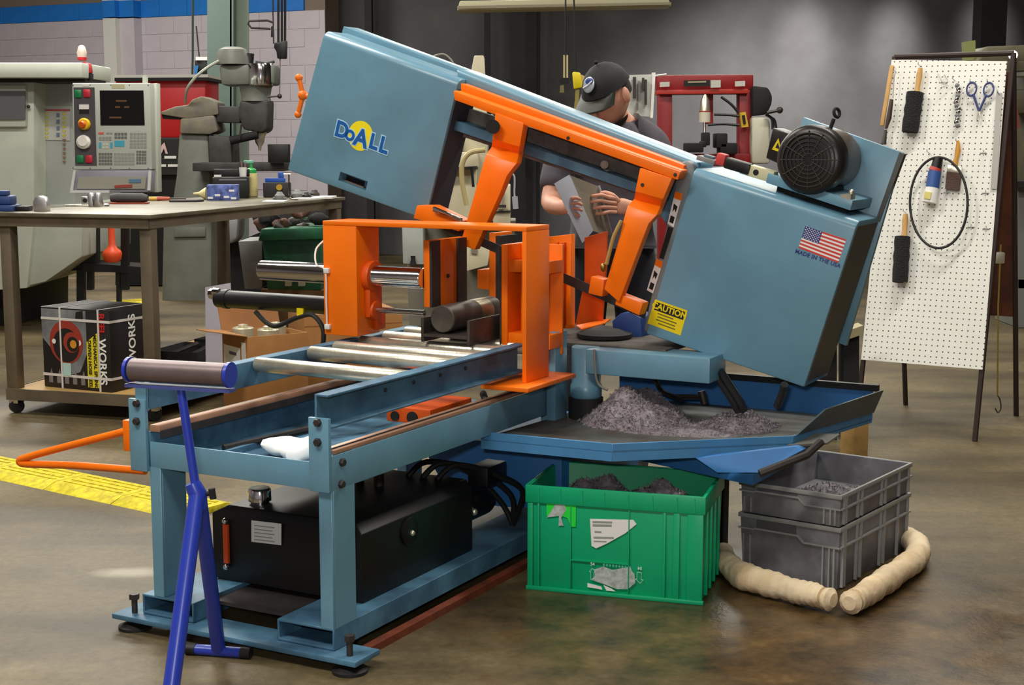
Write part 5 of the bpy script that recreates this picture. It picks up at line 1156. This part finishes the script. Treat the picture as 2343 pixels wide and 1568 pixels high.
vl([(40, 196), (36, 200), (32, 222), (34, 232)], 590, 12.0, 'neck', MG)
bp([(548, 232), (614, 228), (612, 296), (600, 306), (556, 296), (545, 262)], 11.9, .3).build('quill_head', MGD, ml, bevel=.02)
G().tube([mp_(612, 222, 11.85), mp_(640, 220, 11.85)], .008, 6).sph(mp_(640, 220, 11.85), .02).build('feed_lever', DARKSTEEL, ml)
G().tube([mp_(552, 285, 11.85), mp_(548, 320, 11.85)], .008, 6).build('quill_lever', DARKSTEEL, ml)
vl([(16, 298), (16, 306), (12, 312), (10, 326), (4, 336), (3, 345)], 596, 12.0, 'spindle', STEEL)
G().tube([mp_(527, 322, 11.9), mp_(590, 308, 11.9)], .035, 10).build('draw_arm', BLACKM, ml)
bp([(368, 256), (400, 244), (430, 240), (440, 228), (462, 220), (498, 234), (500, 262), (430, 272), (368, 262)], 11.95, .3).build('ram', MGT, ml, bevel=.02)
bp([(492, 242), (548, 244), (550, 282), (496, 280)], 11.97, .26).build('ram_front', MGD, ml, bevel=.01)
bp([(370, 262), (420, 262), (420, 274), (372, 272)], 11.98, .2).build('ram_slide', BLACKM, ml)
bp([(412, 270), (490, 262), (500, 300), (480, 308), (410, 306)], 11.95, .34).build('turret', MGT, ml, bevel=.02)
bp([(410, 306), (476, 308), (484, 480), (484, 690), (470, 720), (360, 720), (370, 690), (374, 505), (396, 455), (404, 400)], 12.0, .5).build('column', MG, ml, bevel=.015)
bp([(476, 310), (528, 312), (532, 400), (480, 400)], 11.95, .36).build('knee_slide', MGD, ml, bevel=.01)
bp([(440, 372), (650, 372), (650, 392), (440, 392)], 11.7, .34).build('work_table', MGD, ml, bevel=.008)
bp([(358, 718), (486, 718), (490, 740), (352, 740)], 11.9, .8).build('base', MGD, ml, bevel=.01)
dro = bp([(612, 330), (660, 330), (660, 372), (613, 372)], 11.6, .1).build('digital_readout', BLACK, ml, bevel=.006)
G().tube([mp_(540, 345), mp_(542, 390)], .006, 6).build('rod', DARKSTEEL, ml)
G().tube(smoothpath([mp_(500, 140, 11.9), mp_(470, 158, 11.8), mp_(445, 180, 11.8), mp_(428, 205, 11.85), mp_(424, 235, 11.95)]), .012, 6).build('cable', mat('pale_cable', (160, 164, 150), .5), ml)
bp([(398, 522), (470, 520), (470, 542), (398, 543)], 11.98, .02).build('door', MG, ml, bevel=.004)
# ---- stuff seen under the bench
jk = bthing('black_stand', 'black steel stand seen beneath the workbench', 'stand', 240, 10.4)
for (x0, x1, y0, y1) in [(190, 224, 510, 618), (175, 192, 600, 690), (198, 211, 620, 664), (266, 274, 610, 694), (276, 292, 515, 664)]: bp([(x0, y0), (x1, y0), (x1, y1), (x0, y1)], 10.4, .06).build('post', BLACK, jk)
bp([(190, 602), (335, 612), (335, 625), (190, 622)], 10.38, .3).build('shelf', BLACK, jk); bp([(160, 600), (190, 588), (190, 618), (160, 620)], 10.4, .2).build('brace', BLACK, jk)
oj = bthing('orange_handle', 'orange T-shaped handle standing on the black stand', 'handle', 250, 10.2)
k_ = 10.2 / FPX; c_ = atY(250, 400, 10.2) - BO
G().lathe([(r_ * k_, atY(250, y, 10.2).z) for r_, y in [(7, 500), (8, 560), (12, 568), (20, 574), (22, 580), (20, 594), (14, 600)]][::-1], 18, (c_.x, c_.y, 0)).build('handle', mat('hot_orange', (240, 84, 40), .45), oj)
for k, (x0, x1, y0, y1) in enumerate([(288, 345, 526, 570), (288, 360, 571, 615.5)]):
    t = bthing('tan_carton', ['upper tan carton stacked far behind the black stand', 'lower tan carton stacked far behind the black stand'][k], 'carton', 320, 15.0, 'tan cartons'); bp([(x0, y0), (x1, y0), (x1, y1 - 1), (x0, y1 - 1)], 15.0, .5).build('carton', mat('tan_carton', (170, 148, 116), .8), t); bp([(x0, y0 + 16), (x1, y0 + 16), (x1, y0 + 18), (x0, y0 + 18)], 14.99, .02).build('tape', CARDD, t); bp([(310, y0 + 18), (312, y0 + 18), (314, y1 - 2), (312, y1 - 2)], 14.99, .02).build('seam', CARDD, t)
gm = bthing('green_machine', 'low green machine base with tangled black and chrome fittings', 'machine', 665, 9.3)
MGN = mat('machine_green', (28, 104, 70), .5, rgb2=(18, 66, 48), scale=8)
bp([(598, 524), (738, 520), (738, 548), (590, 552)], 9.2, .6).build('top', MGN, gm, bevel=.01); bp([(600, 548), (735, 548), (735, 665), (612, 665)], 9.3, .4).build('body', MGN, gm, bevel=.01)
bp([(545, 552), (600, 550), (600, 660), (560, 662)], 9.35, .4).build('grey_door', GREY, gm, bevel=.006); bp([(598, 662), (740, 665), (740, 791), (598, 791)], 9.3, .5).build('foot', mat('brown_foot', (120, 88, 56), .7), gm)
for x in (652, 682): bp([(x, 630), (x + 14, 630), (x + 14, 655), (x, 655)], 9.25, .05).build('pale_lug', mat('pale_lug', (170, 164, 140), .6), gm)
random.seed(21)
for k in range(22):
    x, y = random.uniform(600, 735), random.uniform(478, 522); r_ = random.uniform(.018, .05)
    m = random.choice([BLACKM, BLACKM, DARKSTEEL, DARKSTEEL, GREY, CHROME, mat('rust_part', (96, 64, 50), .7)])
    d = Vector((random.uniform(-1, 1), random.uniform(-.6, .2), random.uniform(-.6, 1)))
    G().lathe([(r_ * .6, -r_), (r_, -r_ * .6), (r_, r_ * .5), (r_ * .5, r_ * 1.2), (r_ * .3, r_ * 1.6)], 10, atY(x, y, 9.25 + random.uniform(0, .3)) - BO, axisM(d)).build('fitting', m, gm)
bp([(500, 500), (545, 500), (542, 545), (530, 558), (498, 558)], 10.6, .3).build('motor_housing', mat('grey_housing', (128, 128, 130), .5), gm, bevel=.02)
bp([(560, 462), (748, 458), (748, 530), (590, 532)], 10.6, .3).build('dark_housing', mat('sooty_housing', (40, 38, 38), .7), gm, bevel=.02)
bp([(498, 558), (545, 552), (600, 530), (600, 690), (498, 690)], 10.9, .3).build('dark_cabinet', BLACKM, gm)
# ---- cream machine tool behind the saw
cm = bthing('cream_machine', 'cream coloured machine tool standing behind the saw head', 'machine tool', 1080, 8.4)
CR = mat('machine_cream', (214, 206, 176), .5, var=.05); CRD = mat('cream_shade', (168, 164, 146), .5)
bp([(1085, 127), (1107, 127), (1114, 275), (1056, 275)], 8.6, .2).build('mast', CR, cm, bevel=.006)
bp([(1042, 262), (1130, 262), (1120, 300), (1108, 420), (1055, 420), (1058, 330)], 8.5, .3).build('column', CR, cm, bevel=.01)
bp([(1010, 350), (1092, 348), (1095, 385), (1002, 390), (1004, 372)], 8.3, .4).build('head_cover', CR, cm, bevel=.01)
bp([(1000, 392), (1090, 386), (1090, 505), (985, 505)], 8.35, .4).build('cabinet', CR, cm, bevel=.006); bp([(1004, 386), (1092, 380), (1092, 387), (1004, 393)], 8.28, .05).build('seam', DARKSTEEL, cm)
bp([(1004, 460), (1019, 458), (1019, 478), (1004, 480)], 8.33, .03).build('red_window', mat('dark_red', (76, 40, 38), .4), cm)
bp([(1128, 428), (1168, 424), (1168, 516), (1128, 518)], 8.3, .3).build('side_cabinet', CR, cm, bevel=.006); bp([(1128, 484), (1168, 482), (1168, 486), (1128, 488)], 8.29, .02).build('seam', DARKSTEEL, cm)
G().tube([mp_(0, 0)] * 0 or [atY(1147, 432, 8.28) - BO, atY(1147, 470, 8.28) - BO], .01, 6).build('slide_bar', CRD, cm); G().obox(atY(1146, 472, 8.27) - BO, .06, .02, .015).build('slide_knob', DARKSTEEL, cm)
bp([(920, 520), (968, 522), (970, 606), (922, 604)], 8.3, .32).build('leg_cabinet', mat('pale_leg', (170, 176, 170), .5), cm, bevel=.006); G().lathe([(.02, 0), (.012, .03), (.014, .05)], 10, atY(945, 606, 8.28) - BO).build('latch', BLACKM, cm)
bp([(1064, 548), (1122, 566), (1116, 608), (1064, 622)], 8.2, .45).build('base', CR, cm, bevel=.006); bp([(1078, 566), (1092, 568), (1092, 582), (1078, 580)], 8.19, .02).build('small_label', mat('label_grey', (130, 126, 110), .6), cm)
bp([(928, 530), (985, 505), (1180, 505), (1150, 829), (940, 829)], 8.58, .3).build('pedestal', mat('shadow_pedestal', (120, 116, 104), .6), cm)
G().tube(smoothpath([atY(1110, 343, 8.2) - BO, atY(1075, 350, 8.2) - BO, atY(1058, 375, 8.2) - BO, atY(1058, 420, 8.2) - BO, atY(1068, 470, 8.2) - BO]), .014, 8).build('hose', mat('tan_machine_hose', (186, 170, 120), .5), cm)
G().tube([atY(1079, 382, 8.25) - BO, atY(1083, 428, 8.25) - BO], .009, 6).build('lever', BLACKM, cm)
G().tube(smoothpath([atY(1168, 395, 8.2) - BO, atY(1177, 405, 8.2) - BO, atY(1177, 440, 8.2) - BO, atY(1178, 455, 8.2) - BO]), .006, 6).cyl(atY(1178, 450, 8.2) - BO, atY(1180, 478, 8.2) - BO, .016).build('sensor_cable', mat('pale_sensor', (170, 174, 180), .4), cm)
bp([(1130, 395), (1165, 385), (1150, 425), (1130, 430)], 8.28, .1).build('black_bracket', BLACKM, cm, bevel=.01)
bp([(1112, 400), (1122, 400), (1122, 520), (1112, 520)], 8.4, .1).build('black_post', BLACKM, cm)
bp([(1018, 290), (1050, 300), (1052, 372), (1020, 372)], 8.4, .3).build('black_motor', BLACKM, cm, bevel=.03)
G().tube(smoothpath([atY(992, 128, 8.5) - BO, atY(1015, 124, 8.5) - BO, atY(1033, 138, 8.5) - BO, atY(1040, 155, 8.5) - BO]), .006, 6).build('wire', mat('wire_grey', (150, 146, 136), .5), cm)
# ---- white tool board and red press
tbd = bthing('tool_board', 'white wall board with hanging wrenches behind the worker', 'tool board', 1470, 10.6)
bp([(1432, 172), (1495, 170), (1490, 268), (1432, 262)], 10.6, .04).build('board', mat('grey_white_board', (196, 198, 190), .5), tbd); bp([(1493, 166), (1500, 166), (1494, 270), (1488, 270)], 10.58, .05).build('edge', PAPER, tbd)
for (x, y0, y1, w, m) in [(1452, 176, 225, 7, DARKSTEEL), (1462, 185, 232, 3, CHROME), (1472, 178, 205, 5, DARKSTEEL), (1478, 182, 240, 5, DARKSTEEL), (1458, 236, 252, 6, CHROME)]: bp([(x - w / 2, y0), (x + w / 2, y0), (x + w / 2, y1), (x - w / 2, y1)], 10.56, .03).build('wrench', m, tbd)
bp([(1436, 262), (1446, 262), (1446, 734), (1436, 734)], 10.6, .04).build('stand_post', DARKSTEEL, tbd)
G().tube([atY(1496, 174, 10.6) - BO, atY(1525, 170, 10.6) - BO], .008, 6).build('arm', PAPER, tbd)
pr = bthing('hydraulic_press', 'dark red H-frame hydraulic press against the grey wall', 'press', 1615, 11.0)
PRD = mat('press_red', (140, 22, 26), .45, var=.15, scale=6); PRL = mat('press_red_light', (176, 50, 40), .45)
bp([(1503, 172), (1724, 170), (1724, 206), (1506, 208)], 11.0, .2).build('head_beam', PRD, pr, bevel=.01); bp([(1506, 206), (1712, 203), (1712, 214), (1506, 216)], 10.96, .26).build('beam_flange', PRL, pr, bevel=.004)
bp([(1508, 214), (1538, 214), (1538, 719), (1508, 719)], 11.0, .16).build('column', PRD, pr, bevel=.005); bp([(1692, 206), (1720, 206), (1720, 719), (1692, 719)], 11.0, .16).build('column', PRD, pr, bevel=.005)
bp([(1500, 352), (1725, 352), (1725, 380), (1500, 380)], 10.95, .25).build('bed', PRD, pr, bevel=.006); bp([(1490, 700), (1735, 700), (1735, 719.5), (1490, 719.5)], 11.0, .5).build('foot', PRD, pr)
bp([(1565, 184), (1625, 183), (1625, 197), (1565, 198)], 10.94, .01).build('name_plate', BLACK, pr); bp([(1574, 186), (1616, 185), (1616, 189), (1574, 190)], 10.935, .005).build('plate_print', mat('plate_gold', (150, 140, 110), .6), pr)
for q in ([(1626, 184), (1649, 183), (1649, 200), (1626, 201)], [(1510, 188), (1532, 187), (1532, 198), (1510, 199)], [(1682, 186), (1705, 185), (1705, 197), (1682, 198)]): bp(q, 10.94, .01).build('sticker', mat('sticker_grey', (190, 190, 180), .6), pr)
bp([(1618, 214), (1632, 214), (1632, 284), (1618, 284)], 11.05, .1).build('ram_guide', PRD, pr)
k_ = 11.0 / FPX; c_ = atY(1610, 400, 10.98) - BO
def pl(prof, name, m): return G().lathe([(r_ * k_, atY(1610, y, 10.98).z) for r_, y in prof][::-1], 18, (c_.x, c_.y, 0)).build(name, m, pr)
pl([(4, 214), (6, 222), (10, 230), (12, 256)], 'gauge_glass', STEEL); pl([(13, 256), (13, 280)], 'ram_cap', mat('ram_white', (210, 204, 184), .5)); pl([(13, 254), (13, 257)], 'ram_band', PRL); pl([(3, 280), (3, 312)], 'ram_rod', CHROME)
for (x, y, w, h) in [(1590, 338, 40, 22), (1618, 318, 14, 30), (1652, 322, 26, 34), (1668, 340, 40, 26), (1612, 330, 10, 14)]: bp([(x - w / 2, y - h / 2), (x + w / 2, y - h / 2), (x + w / 2, y + h / 2), (x - w / 2, y + h / 2)], 10.85, .2).build('vee_block', BLACKM, pr, bevel=.01)
bp([(1722, 196), (1758, 200), (1768, 220), (1766, 238), (1755, 262), (1722, 266)], 10.9, .25).build('pump', BLACKM, pr, bevel=.02)
bp([(1720, 268), (1752, 268), (1762, 275), (1762, 375), (1720, 375)], 10.9, .25).build('oil_tank', mat('tank_cream', (196, 192, 172), .5), pr, bevel=.02)
lb = bp([(1693, 258), (1706, 256), (1713, 290), (1698, 292)], 10.93, .05).build('yellow_label', mat('label_amber', (216, 176, 40), .5), pr); bp([(1698, 264), (1704, 263), (1707, 283), (1701, 284)], 10.92, .02).build('label_mark', BLACKM, pr)
for pts in ([(1650, 222), (1672, 238), (1690, 258)], [(1634, 262), (1665, 263), (1692, 266)], [(1620, 286), (1655, 284), (1692, 287)], [(1762, 268), (1772, 276), (1776, 296)], [(1752, 262), (1766, 272), (1768, 296)]): G().tube(smoothpath([atY(x, y, 10.88) - BO for x, y in pts]), .011, 6).build('hose', RUBBER, pr)
G().tube([atY(1755, 258, 10.85) - BO, atY(1784, 252, 10.85) - BO], .014, 6).sph(atY(1784, 252, 10.85) - BO, .025).build('valve_handle', DARKSTEEL, pr)
# ---- overhead beam, pendants
ob = bthing('light_fixture', 'cream enamelled light fixture hanging at the top above the worker', 'light fixture', 1290, 13.5)
bp([(1052, 2), (1528, -6), (1536, 14), (1046, 24)], 13.5, .3).build('housing', mat('fixture_cream', (206, 200, 164), .5), ob, bevel=.01)
bp([(1046, 14), (1536, 5), (1536, 11), (1046, 20)], 13.46, .02).build('lip', mat('fixture_edge', (160, 152, 124), .5), ob)
for x in (1100, 1480): G().tube([atY(x, 0, 13.6) - BO, atY(x, 0, 13.6) - BO + Vector((0, 0, 3.3))], .008, 6).build('hanger_rod', DARKSTEEL, ob)
for k, (x, y0, y1, Y, lab) in enumerate([(1294, -40, 128, 12.0, 'dark pull cord hanging below the cream light fixture')]):
    c_ = thing('pull_cord', lab, 'cord', atY(x, y1, Y)); BO = c_.location
    G().tube([atY(x, y0, Y) - BO, atY(x, y1, Y) - BO], .007, 6).build('cord', RUBBER, c_)
    for dx in (-3, 4): G().tube([atY(x + dx, 126, Y) - BO, atY(x + dx, 178, Y) - BO], .008, 6).build('pull_rod', mat('pale_pull', (200, 190, 140), .5), c_)
    bp([(1278, 180), (1300, 178), (1302, 190), (1280, 192)], Y, .05).build('switch_body', BLACKM, c_); bp([(1282, 196), (1290, 194), (1291, 212), (1281, 212)], Y, .04).build('tag', mat('olive_tag', (110, 100, 60), .6), c_)
yp = bthing('yellow_pendant', 'yellow hoist pendant control hanging left of the worker cap', 'pendant control', 1320, 9.4)
bp([(1310, 164), (1328, 166), (1334, 200), (1314, 204)], 9.4, .08).build('body', mat('pendant_yellow', (226, 204, 10), .45), yp, bevel=.01); bp([(1328, 170), (1338, 174), (1336, 192), (1330, 200)], 9.42, .06).build('clip', mat('pendant_pale', (206, 180, 120), .5), yp)
bp([(1318, 204), (1326, 204), (1322, 262), (1313, 262)], 9.42, .04).build('strap', mat('pendant_olive', (150, 136, 60), .5), yp); G().tube([atY(1318, 164, 9.42) - BO, atY(1312, -40, 9.42) - BO], .006, 6).build('cable', RUBBER, yp)
# ---- right background
rm = bthing('turret_machine', 'brown metal machine carriage seen above the pegboard at the right edge', 'machine', 2290, 10.2)
BR1 = mat('brown_machine', (104, 100, 78), .5, .2, var=.2, scale=8)
bp([(2235, 140), (2252, 112), (2262, 106), (2420, 100), (2420, 142), (2320, 146), (2240, 148)], 10.2, .4).build('carriage', BR1, rm, bevel=.015)
bp([(2300, 140), (2345, 140), (2345, 162), (2305, 166)], 10.1, .3).build('apron', BR1, rm, bevel=.01); G().cyl(atY(2318, 126, 10.1) - BO, atY(2318, 126, 9.95) - BO, .03).build('dial', CHROME, rm)
bp([(2312, 166), (2420, 162), (2420, 172), (2312, 174)], 10.0, .3).build('rail', mat('bright_rail', (190, 186, 170), .3, .7), rm)
bp([(2318, 205), (2420, 200), (2420, 255), (2318, 262)], 10.1, .4).build('saddle', BR1, rm, bevel=.02)
bp([(2316, 232), (2326, 232), (2334, 292), (2326, 296)], 10.0, .04).build('red_lever', mat('lever_red', (130, 60, 50), .5), rm)
bp([(2345, 165), (2420, 165), (2420, 420), (2345, 420)], 10.35, .3).build('column', BR1, rm, bevel=.01)
bp([(2330, 425), (2420, 425), (2420, 749.5), (2330, 749.5)], 10.2, .5).build('cabinet', mat('cabinet_grey', (120, 122, 116), .6), rm); bp([(2320, 415), (2420, 415), (2420, 428), (2320, 428)], 10.1, .6).build('shelf', BLACKM, rm)
bp([(2330, 640), (2420, 640), (2420, 660), (2330, 660)], 10.2, .4).build('sill', DARKSTEEL, rm)
bp([(2210, 95), (2232, 92), (2232, 138), (2212, 138)], 10.3, .1).build('olive_box', mat('olive_box', (130, 136, 80), .6), rm)
a_ = atY(2248, 0, 15.6); b_ = atY(2306, 0, 15.6); struct(G().box(a_.x, b_.x, 15.6, 15.9, 0, 5).build('trim_8', mat('soot_steel', (34, 32, 34), .7), smooth=False), 'dark upright above the pegboard')
bk = bthing('timber_stack', 'dark timber stack standing behind the drive side of the saw', 'timber stack', 1930, 6.3)
bp([(1872, 778), (1915, 772), (1915, 1013), (1872, 1013)], 6.3, .1).build('upright', BLACKM, bk); bp([(1930, 770), (1966, 760), (1966, 1013), (1930, 1013)], 6.3, .1).build('upright', BLACKM, bk)
bp([(1868, 782), (1975, 745), (1975, 765), (1868, 802)], 6.28, .1).build('brace', mat('pale_brace', (160, 150, 116), .7), bk)
# ================================================================ the worker behind the saw head
SKIN = mat('skin', (226, 164, 136), .55, var=.08, scale=20); HAIR = mat('dark_hair', (40, 30, 26), .8); SHIRT = mat('grey_shirt', (90, 84, 92), .85, var=.15, scale=14); TROU = mat('dark_trousers', (44, 44, 52), .85, var=.2, scale=9); CAPM = mat('black_cap', (16, 15, 16), .75)
PW = Vector((atY(1395, 400, 5.5).x, 5.5, 0))
man = thing('person', 'person in black cap and grey shirt looking down at a folded metal part', 'person', PW)
def W_(x, y, Y): return atY(x, y, Y) - PW
def skin(name, nodes, edges, m, roots=(0,), sub=2, parent=man):
    me = bpy.data.meshes.new(name); me.from_pydata([tuple(p) for p, r in nodes], edges, [])
    o = bpy.data.objects.new(name, me); COL.objects.link(o); o.parent = parent; me.materials.append(m)
    md = o.modifiers.new('skin', 'SKIN'); md.use_smooth_shade = True
    for i, (p, r) in enumerate(nodes):
        d = me.skin_vertices[0].data[i]; d.radius = r if isinstance(r, tuple) else (r, r); d.use_root = i in roots
    s_ = o.modifiers.new('sub', 'SUBSURF'); s_.levels = sub; s_.render_levels = sub
    return o
pel = W_(1398, 560, 5.58); wst = W_(1400, 480, 5.58); che = W_(1402, 385, 5.56); nb = W_(1412, 300, 5.55); nk = W_(1408, 268, 5.52); hc_ = W_(1392, 218, 5.46)
shL, shR = W_(1496, 322, 5.56), W_(1290, 335, 5.50)      # image right, image left
elL, elR = W_(1528, 478, 5.50), W_(1258, 468, 5.40)
wrL, wrR = W_(1452, 478, 5.26), W_(1284, 476, 5.20)
hipL, hipR = pel + Vector((.09, 0, -.04)), pel + Vector((-.09, 0, -.04))
knL, knR = hipL + Vector((.02, -.03, -.40)), hipR + Vector((-.02, -.03, -.40))
anL, anR = Vector((knL.x, knL.y + .04, .09)), Vector((knR.x, knR.y + .04, .09))
# palms and fingers
hdL = (W_(1408, 470, 5.235)); hdR = W_(1303, 474, 5.175)
nodes = [(pel, .07), (wst, .085), (che, .08), (nb, .055), (nk, .05), (hc_, .05), (shL, .042), (elL, .042), (wrL, .027), (hdL, (.036, .016)), (shR, .042), (elR, .042), (wrR, .027), (hdR, (.034, .016)), (hipL, .06), (knL, .055), (anL, .04), (hipR, .06), (knR, .055), (anR, .04)]
edges = [(0, 1), (1, 2), (2, 3), (3, 4), (4, 5), (3, 6), (6, 7), (7, 8), (8, 9), (3, 10), (10, 11), (11, 12), (12, 13), (0, 14), (14, 15), (15, 16), (0, 17), (17, 18), (18, 19)]
roots = [0]
def finger(pts, r0):
    k = len(nodes); roots.append(k)
    for i, p in enumerate(pts): nodes.append((p, r0 * (1 - .1 * i)))
    for i in range(len(pts) - 1): edges.append((k + i, k + i + 1))
for i, (y0, y1, y2, x1, x2) in enumerate([(452, 446, 449, 1376, 1352), (463, 459, 463, 1374, 1348), (474, 474, 478, 1376, 1352), (484, 488, 490, 1382, 1360)]):
    finger([W_(1412, y0 + 2, 5.232), W_(1394, y0, 5.215), W_(x1, y1, 5.20), W_(x2, y2, 5.215)], .0088)
finger([W_(1418, 462, 5.235), W_(1402, 446, 5.225), W_(1385, 440, 5.235), W_(1372, 442, 5.245)], .0095)
for i, (y0, y1, x1, x2, y2) in enumerate([(458, 452, 1318, 1330, 458), (468, 464, 1322, 1334, 470), (478, 477, 1322, 1334, 483), (488, 490, 1318, 1328, 496)]):
    finger([W_(1300, y0, 5.17), W_(1308, (y0 + y1) / 2, 5.15), W_(x1, y1, 5.145), W_(x2, y2, 5.15)], .0085)
finger([W_(1294, 462, 5.19), W_(1300, 448, 5.20), W_(1310, 438, 5.205), W_(1318, 434, 5.205)], .0095)
body = skin('body', nodes, edges, SKIN, tuple(roots))
# head
f_ = Vector((-.60, -.62, -.50)).normalized(); u_ = (Vector((-.05, -.02, 1)) - f_ * Vector((-.05, -.02, 1)).dot(f_)).normalized(); r_ = f_.cross(u_)
HM = Matrix((r_, f_, u_)).transposed()
def hp(x, y, z): return hc_ + HM @ Vector((x, y, z))
g = G(); g.sph((0, 0, 0), (.074, .094, .112), 28)
vs = []
for v in g.v:
    x, y, z = v
    if z < -.02: x *= 1 - .28 * min(1, (-z - .02) / .09); y = y * (1 - .1 * min(1, (-z - .02) / .09)) + .012 * min(1, (-z - .02) / .09)
    if y > .05 and abs(x) < .05 and .0 < z < .03: y -= .006
    vs.append(hc_ + HM @ Vector((x, y, z)))
g.v = [tuple(v) for v in vs]
g.build('head', SKIN, man)
G().tube([hp(0, .088, .012), hp(0, .104, -.018), hp(0, .108, -.03), hp(0, .092, -.038)], [.008, .011, .014, .009], 10).build('nose', SKIN, man)
for s_ in (-1, 1):
    q = G().sph(hp(.030 * s_, .079, .014), .0105, 12).build('eye', WHITE, man); G().sph(hp(.030 * s_, .0885, .011), .0045, 8).build('iris', HAIR, q)
    G().sph(hp(.076 * s_, -.008, -.006), (.010, .020, .032), 12, HM).build('ear', SKIN, man)
G().tube([hp(-.024, .083, -.062), hp(0, .092, -.060), hp(.024, .083, -.062)], [.003, .006, .003], 8).build('mouth', mat('lips', (160, 86, 76), .6), man)
g = G(); g.sph((0, 0, 0), (.0605, .0845, .045), 22)
g.v = [tuple(hc_ + HM @ Vector((x * (1 - .12 * (z < 0)), y * .92 + .012, z - .078))) for (x, y, z) in g.v if True]
bd = g.build('beard', HAIR, man); cut_z = None
bm = bmesh.new(); bm.from_mesh(bd.data)
inv = HM.transposed()
bmesh.ops.delete(bm, geom=[v for v in bm.verts if (inv @ (v.co - hc_)).z > -.072 or (inv @ (v.co - hc_)).y < -.02], context='VERTS'); bm.to_mesh(bd.data); bm.free()
g = G(); g.sph((0, 0, 0), (.078, .098, .1), 22)
g.v = [tuple(hc_ + HM @ Vector((x, y - .006, z))) for (x, y, z) in g.v]
hr = g.build('hair', HAIR, man); bm = bmesh.new(); bm.from_mesh(hr.data)
bmesh.ops.delete(bm, geom=[v for v in bm.verts if (inv @ (v.co - hc_)).z < -.03 or ((inv @ (v.co - hc_)).y > -.005 and (inv @ (v.co - hc_)).z < .02)], context='VERTS'); bm.to_mesh(hr.data); bm.free()
# cap
g = G(); g.sph((0, 0, 0), (.086, .107, .112), 30)
g.v = [tuple(hc_ + HM @ Vector((x, y - .002, max(z, .022) + .012))) for (x, y, z) in g.v]
cp_ = g.build('cap', CAPM, man)
br = G(); n = 14; top_, bot_ = [], []
for i in range(n + 1):
    a_ = math.pi * (i / n); cx_ = .082 * math.cos(a_)
    top_.append((cx_, .045 + .02 * math.sin(a_), .036)); bot_.append((cx_ * .95, .07 + .105 * math.sin(a_), .020 - .018 * (abs(cx_) / .08) ** 2))
vs = [hp(*p) for p in top_ + bot_] + [hp(p[0], p[1], p[2] - .005) for p in top_ + bot_]; k = n + 1
fs = [(i, i + 1, k + i + 1, k + i) for i in range(n)] + [(2 * k + i, 3 * k + i, 3 * k + i + 1, 2 * k + i + 1) for i in range(n)] + [(k + i, k + i + 1, 3 * k + i + 1, 3 * k + i) for i in range(n)]
br.add(vs, fs).build('brim', mat('cap_brim', (48, 50, 42), .6), cp_)
ec = hp(-.012, .088, .090); en = HM @ Vector((-.05, .78, .62)); EM = axisM(en)
G().sph(ec, (.026, .030, .006), 18, EM).build('emblem', mat('emblem_silver', (176, 184, 190), .35, .4), cp_)
G().sph(ec + EM @ Vector((.004, .012, .004)), (.018, .014, .004), 14, EM).build('emblem_blue', mat('emblem_blue', (40, 64, 130), .4), cp_)
G().tube([ec + EM @ Vector((-.02, -.012, .006)), ec + EM @ Vector((.0, -.004, .008)), ec + EM @ Vector((.018, .012, .006))], .003, 6).build('emblem_swoosh', PAPER, cp_)
G().sph(hp(0, 0, .135), .008, 8).build('button', CAPM, cp_)
# clothes
mid = lambda a, b, t: a.lerp(b, t)
sn = [(wst + Vector((0, 0, -.13)), (.16, .115)), (wst, (.165, .115)), (che, (.175, .125)), (mid(che, nb, .62), (.11, .09)), (nb + Vector((-.002, .0, -.022)), (.078, .074)), (shL, (.078, .074)), (mid(shL, elL, .55), (.066, .062)), (mid(shL, elL, .8), (.068, .064)), (shR, (.078, .074)), (mid(shR, elR, .55), (.066, .062)), (mid(shR, elR, .8), (.068, .064)), (W_(1456, 296, 5.56), (.066, .06)), (W_(1352, 300, 5.53), (.066, .06))]
skin('shirt', sn, [(0, 1), (1, 2), (2, 3), (3, 4), (3, 11), (11, 5), (5, 6), (6, 7), (3, 12), (12, 8), (8, 9), (9, 10)], SHIRT, (1,))
G().ring(nb + Vector((-.004, -.006, .022)), .066, .014, axisM((-.15, -.25, 1)), 24, 8).build('collar', SHIRT, man)
tn = [(pel + Vector((0, 0, .11)), (.15, .105)), (pel, (.165, .12)), (hipL + Vector((0, 0, -.04)), .105), (knL, .082), (anL + Vector((0, 0, -.01)), .075), (hipR + Vector((0, 0, -.04)), .105), (knR, .082), (anR + Vector((0, 0, -.01)), .075)]
skin('trousers', tn, [(0, 1), (1, 2), (2, 3), (3, 4), (1, 5), (5, 6), (6, 7)], TROU, (1,))
for a_ in (anL, anR):
    c_ = Vector((a_.x, a_.y, 0)); G().tube([c_ + Vector((0, .06, .045)), c_ + Vector((0, 0, .055)), c_ + Vector((-.02, -.1, .045)), c_ + Vector((-.03, -.18, .035))], [.035, .045, .042, .03], 14).build('shoe', BLACKM, man)
# ---- the folded sheet-metal part in his hands
sh0 = atY(1330, 480, 5.16)
sm = thing('sheet_metal_part', 'long folded sheet metal part held in both hands of the person', 'sheet metal part', sh0)
D = lambda x, y, Y: atY(x, y, Y) - sh0
G().prism([D(1268, 420, 5.13), D(1302, 400, 5.165), D(1356, 528, 5.165), D(1332, 556, 5.13)], Vector((.003, .004, 0))).build('bright_flange', mat('bright_sheet', (206, 210, 222), .4, .2), sm)
G().prism([D(1302, 400, 5.165), D(1368, 426, 5.25), D(1402, 545, 5.25), D(1356, 528, 5.165)], Vector((-.002, .004, 0))).build('dull_flange', mat('dull_sheet', (150, 140, 124), .4, .3), sm)
G().prism([D(1368, 426, 5.25), D(1373, 424, 5.24), D(1404, 540, 5.24), D(1402, 545, 5.25)], Vector((0, .004, 0))).build('lip', MATS['bright_sheet'], sm)
